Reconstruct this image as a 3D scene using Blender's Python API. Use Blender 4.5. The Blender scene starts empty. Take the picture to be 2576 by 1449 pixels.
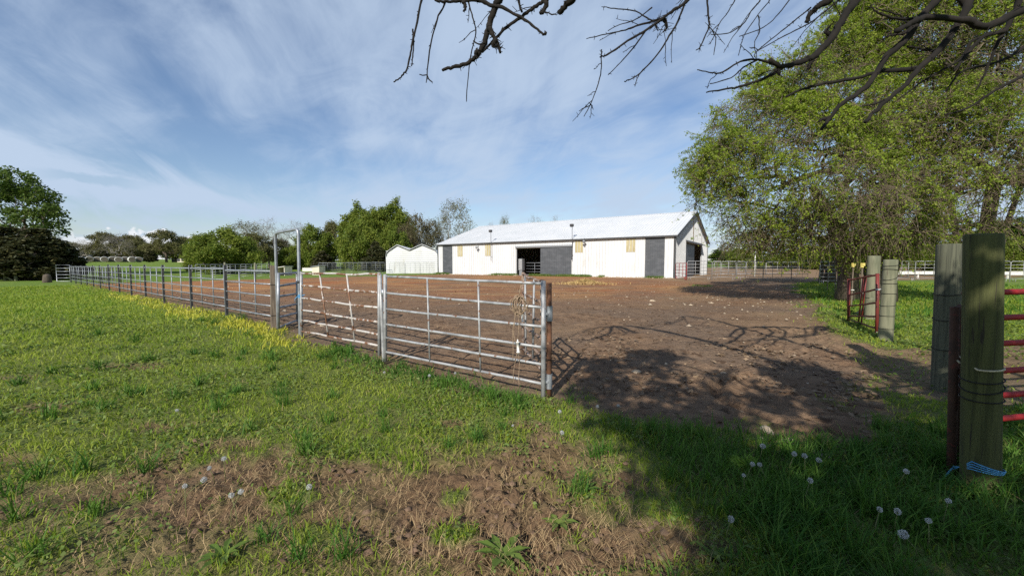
import bpy, math, random
import numpy as np
from mathutils import Vector, Matrix

R = math.radians
scene = bpy.context.scene
COL = scene.collection

# ------------------------------------------------------------------ camera, sky, sun, exposure
CAM_H = 1.6
F_PX = 1002.0                      # focal length for a 2576 px wide picture
PITCH = math.atan(58.0 / F_PX)
cam_d = bpy.data.cameras.new("camera")
cam_d.sensor_width = 36.0
cam_d.lens = 36.0 * F_PX / 2576.0
cam_d.clip_start = 0.05
cam_d.clip_end = 5000
cam = bpy.data.objects.new("camera", cam_d)
cam.location = (0, 0, CAM_H)
cam.rotation_euler = (math.pi / 2 - PITCH, 0, 0)
COL.objects.link(cam)
scene.camera = cam

SUN_EL = R(33.0)
SUN_DIR = Vector((0.387 * math.cos(SUN_EL), 0.922 * math.cos(SUN_EL), -math.sin(SUN_EL)))   # the way the light travels
sun_d = bpy.data.lights.new("sun", 'SUN')
sun_d.energy = 4.9
sun_d.angle = R(0.5)
sun_d.color = (1.0, 0.955, 0.88)
sun = bpy.data.objects.new("sun", sun_d)
sun.rotation_mode = 'QUATERNION'
sun.rotation_quaternion = SUN_DIR.to_track_quat('-Z', 'Y')
sun.location = (-20, -50, 40)
COL.objects.link(sun)

scene.view_settings.view_transform = 'Standard'
scene.view_settings.look = 'None'
scene.view_settings.exposure = 0.2
scene.view_settings.gamma = 1.0
scene.render.engine = 'CYCLES'
scene.cycles.use_denoising = False
scene.cycles.max_bounces = 6
scene.cycles.diffuse_bounces = 3
scene.cycles.transparent_max_bounces = 4


def build_world():
    w = bpy.data.worlds.new("World")
    scene.world = w
    w.use_nodes = True
    nt = w.node_tree
    N, L = nt.nodes, nt.links
    N.clear()
    out = N.new('ShaderNodeOutputWorld')
    bg = N.new('ShaderNodeBackground')
    bg.inputs['Strength'].default_value = 0.096
    L.new(bg.outputs[0], out.inputs[0])
    sky = N.new('ShaderNodeTexSky')
    sky.sky_type = 'NISHITA'
    sky.sun_disc = False
    sky.sun_elevation = SUN_EL
    sky.sun_rotation = math.atan2(-0.387, -0.922)
    sky.air_density = 1.2
    sky.dust_density = 0.15
    sky.ozone_density = 3.0
    tc = N.new('ShaderNodeTexCoord')
    sep = N.new('ShaderNodeSeparateXYZ')
    L.new(tc.outputs['Generated'], sep.inputs[0])

    def m(op, a, b=None, c=None, clamp=False):
        n = N.new('ShaderNodeMath')
        n.operation = op
        n.use_clamp = clamp
        for i, v in enumerate((a, b, c)):
            if v is None:
                continue
            if isinstance(v, (int, float)):
                n.inputs[i].default_value = v
            else:
                L.new(v, n.inputs[i])
        return n.outputs[0]

    def smooth(v, lo, hi):
        n = N.new('ShaderNodeMapRange')
        n.interpolation_type = 'SMOOTHSTEP'
        n.inputs['From Min'].default_value = lo
        n.inputs['From Max'].default_value = hi
        L.new(v, n.inputs['Value'])
        return n.outputs[0]
    zc = m('ADD', m('MAXIMUM', sep.outputs[2], 0.0), 0.16)
    px = m('DIVIDE', sep.outputs[0], zc)
    py = m('DIVIDE', sep.outputs[1], zc)
    comb = N.new('ShaderNodeCombineXYZ')
    L.new(px, comb.inputs[0])
    L.new(py, comb.inputs[1])

    def fbm(scale_xy, rot, scale, detail, rough, dist, off):
        mp = N.new('ShaderNodeMapping')
        mp.vector_type = 'TEXTURE'
        mp.inputs['Rotation'].default_value = (0, 0, rot)
        mp.inputs['Scale'].default_value = (scale_xy[0], scale_xy[1], 1)
        mp.inputs['Location'].default_value = (off[0], off[1], 0)
        L.new(comb.outputs[0], mp.inputs[0])
        n = N.new('ShaderNodeTexNoise')
        n.inputs['Scale'].default_value = scale
        n.inputs['Detail'].default_value = detail
        n.inputs['Roughness'].default_value = rough
        n.inputs['Distortion'].default_value = dist
        L.new(mp.outputs[0], n.inputs['Vector'])
        return n.outputs[0]
    streak = fbm((0.55, 2.2), R(13), 1.0, 9, 0.60, 0.9, (33.3, 2.2))
    wisp = fbm((0.30, 0.62), R(38), 1.0, 9, 0.62, 1.2, (5.1, 24.4))
    broad = fbm((1.3, 1.5), R(20), 1.0, 4, 0.5, 0.4, (19.9, 12.4))
    s = m('ADD', m('MULTIPLY', streak, 0.38), m('ADD', m('MULTIPLY', wisp, 0.30), m('MULTIPLY', broad, 0.74)))
    s = m('ADD', s, m('MULTIPLY', sep.outputs[0], 0.09))
    cir = smooth(s, 0.55, 0.88)
    cir = m('MULTIPLY', cir, 0.85)
    low = smooth(sep.outputs[2], 0.34, 0.0)
    cir = m('ADD', cir, m('MULTIPLY', low, 0.12), clamp=True)
    # long pale bank low on the left, ragged along its upper edge
    azm = m('ARCTAN2', sep.outputs[0], sep.outputs[1])
    el = m('ARCSINE', sep.outputs[2])
    rag = m('MULTIPLY', m('SUBTRACT', streak, 0.5), 0.16)
    edge_up = m('SUBTRACT', m('ADD', m('MULTIPLY', azm, -0.20), 0.045), m('ADD', el, rag))
    bank = m('MULTIPLY', smooth(edge_up, -0.005, 0.045), smooth(azm, R(-8), R(-30)))
    rag2 = m('MULTIPLY', m('SUBTRACT', wisp, 0.5), 0.10)
    bank = m('MULTIPLY', bank, smooth(m('ADD', el, rag2), 0.065, 0.125))
    # a thin blue gap runs through the bank
    gap = m('MULTIPLY', m('ABSOLUTE', m('SUBTRACT', m('ADD', el, m('MULTIPLY', m('SUBTRACT', wisp, 0.5), 0.03)), 0.146)), 90.0)
    gap = m('MULTIPLY', smooth(gap, 1.0, 0.35), m('MULTIPLY', smooth(azm, R(-51), R(-47)), smooth(azm, R(-41), R(-45))))
    bank = m('MULTIPLY', bank, m('SUBTRACT', 1.0, m('MULTIPLY', gap, 0.55)))
    cir = m('MAXIMUM', cir, m('MULTIPLY', bank, 0.95))
    # clearer, deeper blue overhead
    cir = m('MULTIPLY', cir, smooth(sep.outputs[2], 0.86, 0.50))

    # small heaped clouds low on the horizon to the left
    az = m('ARCTAN2', sep.outputs[0], sep.outputs[1])
    n2 = N.new('ShaderNodeTexNoise')
    n2.inputs['Scale'].default_value = 17.0
    n2.inputs['Detail'].default_value = 5
    n2.inputs['Roughness'].default_value = 0.5
    L.new(tc.outputs['Generated'], n2.inputs['Vector'])
    thr = m('ADD', m('MULTIPLY', sep.outputs[2], 4.4), 0.27)
    win = m('MULTIPLY', smooth(az, R(-50), R(-46)), smooth(az, R(-34.5), R(-36.5)))
    cum = m('MULTIPLY', smooth(m('SUBTRACT', n2.outputs[0], thr), 0.0, 0.035), win)

    mix = N.new('ShaderNodeMix')
    mix.data_type = 'RGBA'
    L.new(cir, mix.inputs['Factor'])
    tint = N.new('ShaderNodeMix')
    tint.data_type = 'RGBA'
    tint.blend_type = 'MULTIPLY'
    tint.inputs['Factor'].default_value = 1.0
    L.new(sky.outputs[0], tint.inputs['A'])
    tint.inputs['B'].default_value = (0.98, 0.99, 1.08, 1)
    L.new(tint.outputs['Result'], mix.inputs['A'])
    mix.inputs['B'].default_value = (4.8, 5.9, 7.5, 1)
    mix2 = N.new('ShaderNodeMix')
    mix2.data_type = 'RGBA'
    L.new(m('MULTIPLY', cum, 0.9), mix2.inputs['Factor'])
    L.new(mix.outputs['Result'], mix2.inputs['A'])
    mix2.inputs['B'].default_value = (8.2, 8.4, 8.8, 1)
    L.new(mix2.outputs['Result'], bg.inputs['Color'])


build_world()

# ------------------------------------------------------------------ helpers
rng = np.random.default_rng(11)
random.seed(5)


def _hash(ix, iy, seed):
    h = (ix.astype(np.int64) * 374761393 + iy.astype(np.int64) * 668265263 + seed * 1274126177) & 0xFFFFFFFF
    h = ((h ^ (h >> 13)) * 1274126177) & 0xFFFFFFFF
    h = (h ^ (h >> 16)) & 0xFFFFFFFF
    return h / 4294967295.0


def vnoise(x, y, seed=0):
    ix, iy = np.floor(x), np.floor(y)
    fx, fy = x - ix, y - iy
    ux, uy = fx * fx * (3 - 2 * fx), fy * fy * (3 - 2 * fy)
    a, b = _hash(ix, iy, seed), _hash(ix + 1, iy, seed)
    c, d = _hash(ix, iy + 1, seed), _hash(ix + 1, iy + 1, seed)
    return (a * (1 - ux) + b * ux) * (1 - uy) + (c * (1 - ux) + d * ux) * uy


def fbm(x, y, freq, octs=4, seed=0, gain=0.5):
    t, amp, tot = 0.0, 1.0, 0.0
    for o in range(octs):
        t = t + amp * vnoise(x * freq + 17.3 * o, y * freq - 9.1 * o, seed + o)
        tot += amp
        amp *= gain
        freq *= 2.03
    return t / tot


def sm(lo, hi, v):
    t = np.clip((v - lo) / (hi - lo), 0, 1)
    return t * t * (3 - 2 * t)


def H(x, y):
    """height of the land"""
    x = np.asarray(x, float)
    y = np.asarray(y, float)
    d = np.hypot(x, np.maximum(y, 0))
    return (0.14 * sm(4.6, 11, y) + 0.22 * sm(18, 35, y) * sm(-34, -12, x)
            + 2.2 * sm(55, 150, d) + 6.0 * sm(160, 700, d))


def h1(x, y):
    return float(H(x, y))


def ray(u, v):
    x = (u - 1288.0) / F_PX
    q = (724.5 - v) / F_PX
    return Vector((x, math.cos(PITCH) + q * math.sin(PITCH), -math.sin(PITCH) + q * math.cos(PITCH)))


def at(u, v, Y):
    """point of the line of sight (u, v) at forward distance Y"""
    r = ray(u, v)
    k = Y / r.y
    return Vector((r.x * k, Y, CAM_H + r.z * k))


def gp(u, v):
    """where the line of sight (u, v) meets the land"""
    r = ray(u, v)
    z = 0.0
    p = (0, 0)
    for _ in range(25):
        k = (z - CAM_H) / r.z
        p = (r.x * k, r.y * k)
        z = z * 0.4 + h1(*p) * 0.6
    return Vector((p[0], p[1], h1(*p)))


ROOTS = {}


def thing(name, label, cat, loc=(0, 0, 0), rz=0.0, group=None):
    o = bpy.data.objects.new(name, None)
    o.empty_display_size = 0.2
    COL.objects.link(o)
    o.location = loc
    o.rotation_euler = (0, 0, rz)
    o['label'] = label
    o['category'] = cat
    if group:
        o['group'] = group
    ROOTS[o] = (Vector(loc), rz)
    return o


def tag(o, label=None, cat=None, group=None, kind=None):
    if label:
        o['label'] = label
    if cat:
        o['category'] = cat
    if group:
        o['group'] = group
    if kind:
        o['kind'] = kind
    return o


def dup(root, loc, rz=0.0, scale=(1, 1, 1), label=None, group=None):
    r = root.copy()
    COL.objects.link(r)
    r.location = loc
    r.rotation_euler = (0, 0, rz)
    r.scale = scale
    if label:
        r['label'] = label
    if group:
        r['group'] = group
    for ch in list(root.children):
        c = ch.copy()
        COL.objects.link(c)
        c.parent = r
        for g in ch.children:
            d = g.copy()
            COL.objects.link(d)
            d.parent = c
    return r


def link(name, mesh, mat, parent=None):
    o = bpy.data.objects.new(name, mesh)
    COL.objects.link(o)
    if mat:
        mesh.materials.append(mat)
    if parent:
        o.parent = parent
    return o


def mesh_np(name, V, Fc, smooth=False, attrs=None):
    V = np.ascontiguousarray(V, np.float32)
    Fc = np.ascontiguousarray(Fc, np.int32)
    me = bpy.data.meshes.new(name)
    k = Fc.shape[1]
    me.vertices.add(len(V))
    me.vertices.foreach_set('co', V.ravel())
    me.loops.add(Fc.size)
    me.loops.foreach_set('vertex_index', Fc.ravel())
    me.polygons.add(len(Fc))
    me.polygons.foreach_set('loop_start', np.arange(0, Fc.size, k, dtype=np.int32))
    me.polygons.foreach_set('loop_total', np.full(len(Fc), k, np.int32))
    if smooth:
        me.polygons.foreach_set('use_smooth', np.ones(len(Fc), bool))
    me.update(calc_edges=True)
    for an, av in (attrs or {}).items():
        a = me.attributes.new(an, 'FLOAT', 'POINT')
        a.data.foreach_set('value', np.ascontiguousarray(av, np.float32))
    return me


class MB:
    def __init__(self):
        self.v, self.f = [], []

    def tube(self, pts, r, n=8, cap=True):
        pts = [Vector(p) for p in pts]
        rr = r if isinstance(r, (list, tuple)) else [r] * len(pts)
        b = len(self.v)
        up = None
        for i, p in enumerate(pts):
            d = (pts[min(i + 1, len(pts) - 1)] - pts[max(i - 1, 0)])
            d = d.normalized() if d.length > 1e-9 else Vector((0, 0, 1))
            if up is None:
                up = Vector((0, 0, 1)) if abs(d.z) < 0.9 else Vector((1, 0, 0))
            s = d.cross(up)
            if s.length < 1e-6:
                s = d.orthogonal()
            s.normalize()
            up = s.cross(d).normalized()
            for j in range(n):
                a = 2 * math.pi * j / n
                self.v.append(p + (s * math.cos(a) + up * math.sin(a)) * rr[i])
        for i in range(len(pts) - 1):
            for j in range(n):
                j2 = (j + 1) % n
                self.f.append((b + i * n + j, b + i * n + j2, b + (i + 1) * n + j2, b + (i + 1) * n + j))
        if cap:
            self.f.append(tuple(b + j for j in range(n))[::-1])
            e = b + (len(pts) - 1) * n
            self.f.append(tuple(e + j for j in range(n)))
        return self

    def box(self, c, hx, hy, hz):
        """half vectors (or half sizes along x, y, z)"""
        c = Vector(c)
        if not isinstance(hx, Vector):
            hx, hy, hz = Vector((hx, 0, 0)), Vector((0, hy, 0)), Vector((0, 0, hz))
        b = len(self.v)
        for sz in (-1, 1):
            for sx, sy in ((-1, -1), (1, -1), (1, 1), (-1, 1)):
                self.v.append(c + hx * sx + hy * sy + hz * sz)
        for q in ((0, 3, 2, 1), (4, 5, 6, 7), (0, 1, 5, 4), (1, 2, 6, 5), (2, 3, 7, 6), (3, 0, 4, 7)):
            self.f.append(tuple(b + i for i in q))
        return self

    def bar(self, p, q, w, t):
        """square bar from p to q, w across (level), t the other way"""
        p, q = Vector(p), Vector(q)
        d = (q - p)
        L = d.length
        d.normalize()
        up = Vector((0, 0, 1)) if abs(d.z) < 0.9 else Vector((1, 0, 0))
        s = d.cross(up).normalized()
        u2 = s.cross(d).normalized()
        return self.box((p + q) / 2, d * (L / 2), s * (w / 2), u2 * (t / 2))

    def prism(self, poly, ext):
        poly = [Vector(p) for p in poly]
        ext = Vector(ext)
        b, n = len(self.v), len(poly)
        self.v += poly + [p + ext for p in poly]
        self.f.append(tuple(range(b, b + n))[::-1])
        self.f.append(tuple(range(b + n, b + 2 * n)))
        for i in range(n):
            j = (i + 1) % n
            self.f.append((b + i, b + j, b + n + j, b + n + i))
        return self

    def lathe(self, c, prof, n=12, axis=Vector((0, 0, 1))):
        pts = [Vector(c) + axis * z for r, z in prof]
        return self.tube(pts, [max(r, 0.0005) for r, z in prof], n)

    def build(self, name, mat, parent=None, smooth=False, local=False):
        vs = self.v
        if parent is not None and not local:
            p = parent
            loc, rz = ROOTS[p] if p in ROOTS else ROOTS[p.parent]
            M = (Matrix.Translation(loc) @ Matrix.Rotation(rz, 4, 'Z')).inverted()
            vs = [M @ v for v in vs]
        me = bpy.data.meshes.new(name)
        me.from_pydata([tuple(v) for v in vs], [], self.f)
        if smooth:
            me.polygons.foreach_set('use_smooth', np.ones(len(me.polygons), bool))
        me.update()
        return link(name, me, mat, parent)


# ------------------------------------------------------------------ materials
def nodes_of(name):
    mt = bpy.data.materials.new(name)
    mt.use_nodes = True
    nt = mt.node_tree
    b = nt.nodes['Principled BSDF']
    return mt, nt, b


def noise_node(nt, scale, detail=5, rough=0.55, dist=0.0, stretch=None, coord='Object'):
    tc = nt.nodes.new('ShaderNodeTexCoord')
    n = nt.nodes.new('ShaderNodeTexNoise')
    n.inputs['Scale'].default_value = scale
    n.inputs['Detail'].default_value = detail
    n.inputs['Roughness'].default_value = rough
    n.inputs['Distortion'].default_value = dist
    if stretch:
        mp = nt.nodes.new('ShaderNodeMapping')
        mp.inputs['Scale'].default_value = stretch
        nt.links.new(tc.outputs[coord], mp.inputs[0])
        nt.links.new(mp.outputs[0], n.inputs['Vector'])
    else:
        nt.links.new(tc.outputs[coord], n.inputs['Vector'])
    return n.outputs[0]


def ramp(nt, fac, lo, hi):
    n = nt.nodes.new('ShaderNodeMapRange')
    n.interpolation_type = 'SMOOTHSTEP'
    n.inputs['From Min'].default_value = lo
    n.inputs['From Max'].default_value = hi
    nt.links.new(fac, n.inputs['Value'])
    return n.outputs[0]


def mixc(nt, fac, a, b):
    n = nt.nodes.new('ShaderNodeMix')
    n.data_type = 'RGBA'
    if isinstance(fac, (int, float)):
        n.inputs['Factor'].default_value = fac
    else:
        nt.links.new(fac, n.inputs['Factor'])
    for key, c in (('A', a), ('B', b)):
        if isinstance(c, tuple):
            n.inputs[key].default_value = (*c, 1)
        else:
            nt.links.new(c, n.inputs[key])
    return n.outputs['Result']


def attr(nt, name):
    n = nt.nodes.new('ShaderNodeAttribute')
    n.attribute_name = name
    return n.outputs['Fac']


def bump(nt, b, h, strength, dist):
    n = nt.nodes.new('ShaderNodeBump')
    n.inputs['Strength'].default_value = strength
    n.inputs['Distance'].default_value = dist
    nt.links.new(h, n.inputs['Height'])
    nt.links.new(n.outputs[0], b.inputs['Normal'])


def surf(name, c1, c2=None, scale=4.0, lo=0.4, hi=0.65, rough=0.6, metal=0.0, c3=None, scale3=20.0, lo3=0.6, hi3=0.7,
         stretch=None, bmp=0.0, bscale=30.0, bdist=0.01):
    mt, nt, b = nodes_of(name)
    b.inputs['Roughness'].default_value = rough
    b.inputs['Metallic'].default_value = metal
    b.inputs['Specular IOR Level'].default_value = 0.3
    col = c1
    if c2:
        col = mixc(nt, ramp(nt, noise_node(nt, scale, stretch=stretch), lo, hi), c1, c2)
    if c3:
        col = mixc(nt, ramp(nt, noise_node(nt, scale3, stretch=stretch), lo3, hi3), col, c3)
    if isinstance(col, tuple):
        b.inputs['Base Color'].default_value = (*col, 1)
    else:
        nt.links.new(col, b.inputs['Base Color'])
    if bmp:
        bump(nt, b, noise_node(nt, bscale, stretch=stretch), bmp, bdist)
    return mt


def leafy(name, a, b_, c=None, trans=0.35, scale=0.6, rough=0.6, use_attr=True):
    """leaf or grass: two greens by clump, a third by single leaf, light passing through"""
    mt, nt, b = nodes_of(name)
    col = mixc(nt, ramp(nt, noise_node(nt, scale, 3), 0.38, 0.62), a, b_)
    if c:
        col = mixc(nt, ramp(nt, attr(nt, 'rnd'), 0.45, 1.0), col, c)
    b.inputs['Roughness'].default_value = rough
    b.inputs['Specular IOR Level'].default_value = 0.25
    nt.links.new(col, b.inputs['Base Color'])
    tr = nt.nodes.new('ShaderNodeBsdfTranslucent')
    nt.links.new(col, tr.inputs['Color'])
    ms = nt.nodes.new('ShaderNodeMixShader')
    ms.inputs[0].default_value = trans
    nt.links.new(b.outputs[0], ms.inputs[1])
    nt.links.new(tr.outputs[0], ms.inputs[2])
    nt.links.new(ms.outputs[0], nt.nodes['Material Output'].inputs['Surface'])
    return mt


M = {}
M['galv'] = surf('galvanised steel', (.36, .38, .40), (.24, .25, .27), 6, rough=.45, metal=.55, c3=(.17, .10, .06), scale3=9, lo3=.66, hi3=.74)
M['galv_white'] = surf('bright worn galvanised steel', (.41, .41, .405), (.26, .26, .26), 7, rough=.5, metal=.25, c3=(.20, .10, .055), scale3=11, lo3=.60, hi3=.68)
M['galv_rust'] = surf('rusted galvanised steel', (.50, .46, .42), (.20, .10, .055), 5, .47, .56, rough=.65, metal=.2, c3=(.60, .58, .55), scale3=13, lo3=.58, hi3=.66)
M['galv_far'] = surf('dull galvanised steel', (.33, .35, .37), (.24, .25, .27), 3, rough=.5, metal=.4)
M['dark_steel'] = surf('dark weathered steel', (.055, .055, .06), (.10, .095, .09), 5, rough=.6, metal=.3)
M['rust'] = surf('brown rusted steel', (.16, .075, .04), (.085, .045, .03), 9, rough=.8, c3=(.26, .16, .10), scale3=24, lo3=.6, hi3=.7)
M['rust_pale'] = surf('pale brown rusted pipe', (.27, .19, .14), (.15, .085, .055), 9, rough=.75, c3=(.40, .36, .33), scale3=15, lo3=.56, hi3=.66)
M['red'] = surf('faded red paint', (.19, .030, .024), (.12, .035, .028), 6, rough=.5, c3=(.12, .06, .04), scale3=22, lo3=.64, hi3=.72)
M['red_bright'] = surf('red gate paint', (.33, .012, .015), (.22, .015, .015), 7, rough=.65, c3=(.14, .06, .04), scale3=25, lo3=.68, hi3=.75)
M['red_rust'] = surf('red paint rusting off', (.085, .043, .028), (.055, .032, .022), 8, rough=.9, c3=(.12, .04, .028), scale3=16, lo3=.56, hi3=.66)
M['timber'] = surf('weathered timber', (.23, .18, .13), (.13, .10, .075), 5, rough=.85, stretch=(6, 6, .5), bmp=.4, bscale=14)
M['post'] = surf('green stained round post', (.21, .205, .13), (.125, .13, .08), 3.5, rough=.85, c3=(.12, .10, .07), scale3=9, lo3=.62, hi3=.72, stretch=(3, 3, .35), bmp=.35, bscale=18)
M['post_moss'] = surf('mossy round post', (.088, .092, .032), (.052, .056, .020), 4, rough=.9, c3=(.035, .03, .02), scale3=9, lo3=.60, hi3=.66, stretch=(9, 9, .25), bmp=.35, bscale=22)
M['post_grey'] = surf('grey round post', (.110, .112, .074), (.062, .064, .044), 4, rough=.9, c3=(.04, .038, .03), scale3=9, lo3=.60, hi3=.66, stretch=(9, 9, .25), bmp=.35, bscale=22)
M['wire'] = surf('dark wire', (.03, .028, .026), rough=.6, metal=.5)
M['twine'] = surf('blue baling twine', (.08, .33, .62), (.16, .45, .70), 40, rough=.5)
M['cord'] = surf('cream cord', (.55, .48, .32), (.42, .36, .24), 30, rough=.8)
M['rope'] = surf('weathered rope', (.32, .23, .15), (.20, .14, .09), 30, rough=.9)
M['plastic'] = surf('white plastic', (.72, .70, .64), (.6, .57, .5), 10, rough=.4)
M['yellow'] = surf('yellow plastic cap', (.75, .62, .18), (.62, .5, .14), 10, rough=.45)
M['white_metal'] = surf('white painted sheet metal', (.67, .67, .67), (.62, .62, .61), .7, rough=.5, c3=(.53, .51, .47), scale3=1.3, lo3=.56, hi3=.80, stretch=(1, 1, .25))
M['white_roof'] = surf('white roof sheet', (.68, .68, .68), (.62, .63, .63), .5, rough=.5, c3=(.60, .60, .59), scale3=1.6, lo3=.6, hi3=.85)
M['rib'] = surf('white rib with painted edge shade', (.49, .49, .48), (.56, .56, .55), 1.5, rough=.6)  # grey tone stands in for the shadow along the rib edges
M['rib_roof'] = surf('white roof rib with painted edge shade', (.56, .57, .57), (.62, .62, .62), 1.5, rough=.6)  # roof ribs greyed likewise, edge shadow put into the colour
M['charcoal'] = surf('charcoal sheet metal', (.078, .083, .09), (.105, .11, .118), 1.2, rough=.5, stretch=(1, 1, 2.5))
M['trim'] = surf('dark grey trim', (.05, .052, .055), (.07, .07, .07), 3, rough=.6)
M['fibreglass'] = surf('yellowed fibreglass', (.46, .40, .22), (.38, .32, .17), 2.5, rough=.5, c3=(.56, .52, .36), scale3=2, lo3=.55, hi3=.7, stretch=(4, 4, .6))
M['brown_strip'] = surf('brown stained board', (.30, .22, .13), (.21, .14, .085), 4, rough=.8)
M['grey_metal'] = surf('grey lamp metal', (.30, .31, .32), rough=.45, metal=.4)
M['glass_lamp'] = surf('frosted lamp glass', (.55, .56, .56), rough=.3)
M['inside'] = surf('dark barn boards', (.05, .045, .04), (.035, .03, .028), 2, rough=.9)
M['stone'] = surf('pale limestone', (.46, .37, .26), (.34, .26, .18), 9, rough=.9, bmp=.5, bscale=30)
M['bale'] = surf('white wrapped hay', (.66, .66, .62), (.52, .52, .47), 1.5, rough=.45)
M['bale_end'] = surf('hay end', (.13, .115, .085), (.09, .08, .06), 6, rough=.9)
M['brick'] = surf('red brick', (.24, .085, .06), (.18, .06, .045), 4, rough=.9)
M['roof_white'] = surf('bright metal roof', (.8, .8, .79), rough=.4)
M['pale_wall'] = surf('cream shed board', (.66, .60, .48), (.58, .52, .41), 2, rough=.8)
M['bark'] = surf('grey brown bark', (.12, .095, .07), (.075, .06, .045), 3, rough=.95, stretch=(3, 3, .8), bmp=.6, bscale=10, bdist=.03)
M['bark_dark'] = surf('dark bark', (.012, .010, .008), (.020, .016, .013), 6, rough=.95, bmp=.5, bscale=30)
M['bark_pale'] = surf('pale twig bark', (.20, .155, .10), (.12, .09, .06), 2.5, rough=.95, c3=(.36, .33, .27), scale3=4, lo3=.6, hi3=.75)
M['bark_grey'] = surf('pale grey bark', (.26, .235, .20), (.19, .17, .145), 1, rough=.95)
M['leaf_spring'] = leafy('spring leaves', (.26, .35, .030), (.17, .25, .026), (.37, .42, .06), .5, .45)
M['leaf_green'] = leafy('mid green leaves', (.115, .170, .022), (.175, .225, .030), (.25, .28, .045), .45, .25)
M['leaf_olive'] = leafy('olive leaves', (.160, .155, .055), (.12, .125, .042), (.23, .21, .09), .4, .25)
M['leaf_dark'] = leafy('dark green leaves', (.055, .100, .018), (.085, .135, .022), (.13, .18, .03), .4, .3)
M['leaf_bud'] = leafy('brownish buds', (.12, .095, .045), (.10, .10, .04), (.15, .13, .06), .25, .3)
M['leaf_pale'] = leafy('pale budding leaves', (.19, .19, .105), (.14, .15, .07), (.24, .23, .14), .3, .3)
M['cedar'] = leafy('cedar needles', (.036, .045, .016), (.058, .062, .020), (.10, .09, .03), .2, .5)
M['grass'] = leafy('lawn grass', (.195, .300, .020), (.275, .355, .036), (.37, .40, .07), .45, .5)
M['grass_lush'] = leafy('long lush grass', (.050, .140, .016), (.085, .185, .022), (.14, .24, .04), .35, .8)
M['weed_yellow'] = leafy('yellowed weeds', (.54, .51, .05), (.36, .40, .045), (.62, .57, .10), .4, .8)
M['clover'] = leafy('low broad leaved weeds', (.095, .165, .028), (.150, .205, .040), (.20, .25, .07), .3, 1.2)
M['straw'] = surf('dead straw', (.42, .30, .155), (.27, .18, .09), 2.0, rough=.85)
M['hay'] = surf('loose hay', (.48, .34, .14), (.36, .25, .10), 3.0, rough=.85)
M['dead_leaf'] = surf('dead leaves', (.25, .175, .108), (.11, .075, .048), 9.0, rough=.9)
M['puff'] = leafy('dandelion seed fluff', (.62, .62, .60), (.56, .56, .54), None, .4, 8)
M['stem'] = leafy('dandelion stem', (.24, .25, .10), (.18, .19, .07), None, .3, 3)


def ground_material():
    mt, nt, b = nodes_of('ground soil and turf')
    b.inputs['Roughness'].default_value = .95
    b.inputs['Specular IOR Level'].default_value = .1
    n_big = noise_node(nt, .35, 4)
    n_mid = noise_node(nt, 2.3, 6, .6)
    n_fine = noise_node(nt, 16, 5, .65)
    soil = mixc(nt, ramp(nt, n_mid, .36, .66), (.175, .108, .064), (.255, .165, .100))
    soil = mixc(nt, ramp(nt, n_big, .42, .62), soil, (.185, .128, .086))
    soil = mixc(nt, ramp(nt, n_fine, .56, .74), soil, (.31, .21, .13))
    soil = mixc(nt, ramp(nt, noise_node(nt, 6, 6, .65), .52, .66), soil, (.100, .062, .038))
    red = mixc(nt, ramp(nt, noise_node(nt, .5, 5, .6, 0, (.5, 1.6, 1)), .40, .62), (.33, .125, .05), (.46, .25, .10))
    redf = nt.nodes.new('ShaderNodeMath')
    redf.operation = 'MULTIPLY'
    nt.links.new(attr(nt, 'red'), redf.inputs[0])
    nt.links.new(ramp(nt, noise_node(nt, .8, 5, .6, 0, (.5, 1.5, 1)), .25, .6), redf.inputs[1])
    soil = mixc(nt, redf.outputs[0], soil, red)
    tan = mixc(nt, ramp(nt, n_fine, .4, .7), (.30, .20, .115), (.22, .145, .085))
    soil = mixc(nt, attr(nt, 'tan'), soil, tan)
    soil = mixc(nt, attr(nt, 'damp'), soil, mixc(nt, n_fine, (.080, .049, .028), (.215, .135, .074)))
    turf = mixc(nt, ramp(nt, n_mid, .35, .65), (.115, .195, .028), (.165, .230, .038))
    turf = mixc(nt, ramp(nt, n_big, .45, .70), turf, (.19, .23, .06))
    turf = mixc(nt, ramp(nt, n_fine, .55, .75), turf, (.06, .10, .02))
    turf = mixc(nt, attr(nt, 'near'), turf, mixc(nt, n_fine, (.115, .150, .030), (.17, .185, .058)))
    col = mixc(nt, attr(nt, 'green'), soil, turf)
    nt.links.new(col, b.inputs['Base Color'])
    nb = nt.nodes.new('ShaderNodeMath')
    nb.operation = 'ADD'
    nt.links.new(n_mid, nb.inputs[0])
    nt.links.new(n_fine, nb.inputs[1])
    bump(nt, b, nb.outputs[0], .9, .05)
    return mt


M['ground'] = ground_material()

# ------------------------------------------------------------------ where is dirt, where is grass
LOT = [(.50, 4.80), (.75, 4.42), (1.25, 4.0), (1.75, 3.75), (2.25, 3.62), (2.75, 3.35), (3.15, 3.40), (3.6, 3.85), (4.4, 4.7), (5.0, 5.4),
       (6.6, 7.0), (6.7, 7.9), (6.9, 8.6), (8.3, 10.6), (9.1, 11.8), (12.1, 16.0), (15.2, 21.0), (20.5, 28.5), (25, 31.5), (40, 34), (75, 52),
       (60, 84), (22, 76), (10, 58), (-9.0, 52.2), (-13, 46), (-20, 41.0), (-26, 37), (-31.0, 32.5), (-33.5, 31.0),
       (-18.0, 18.9), (-8.15, 11.3), (-5.50, 9.35), (-4.30, 8.15), (-1.95, 6.25), (.25, 4.82)]
PATH = [(4.7, 5.1), (6.6, 7.2), (9, 7.7), (15, 9.2), (15, 7.2), (9, 5.6), (6.2, 4.4), (5.2, 4.3)]


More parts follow.
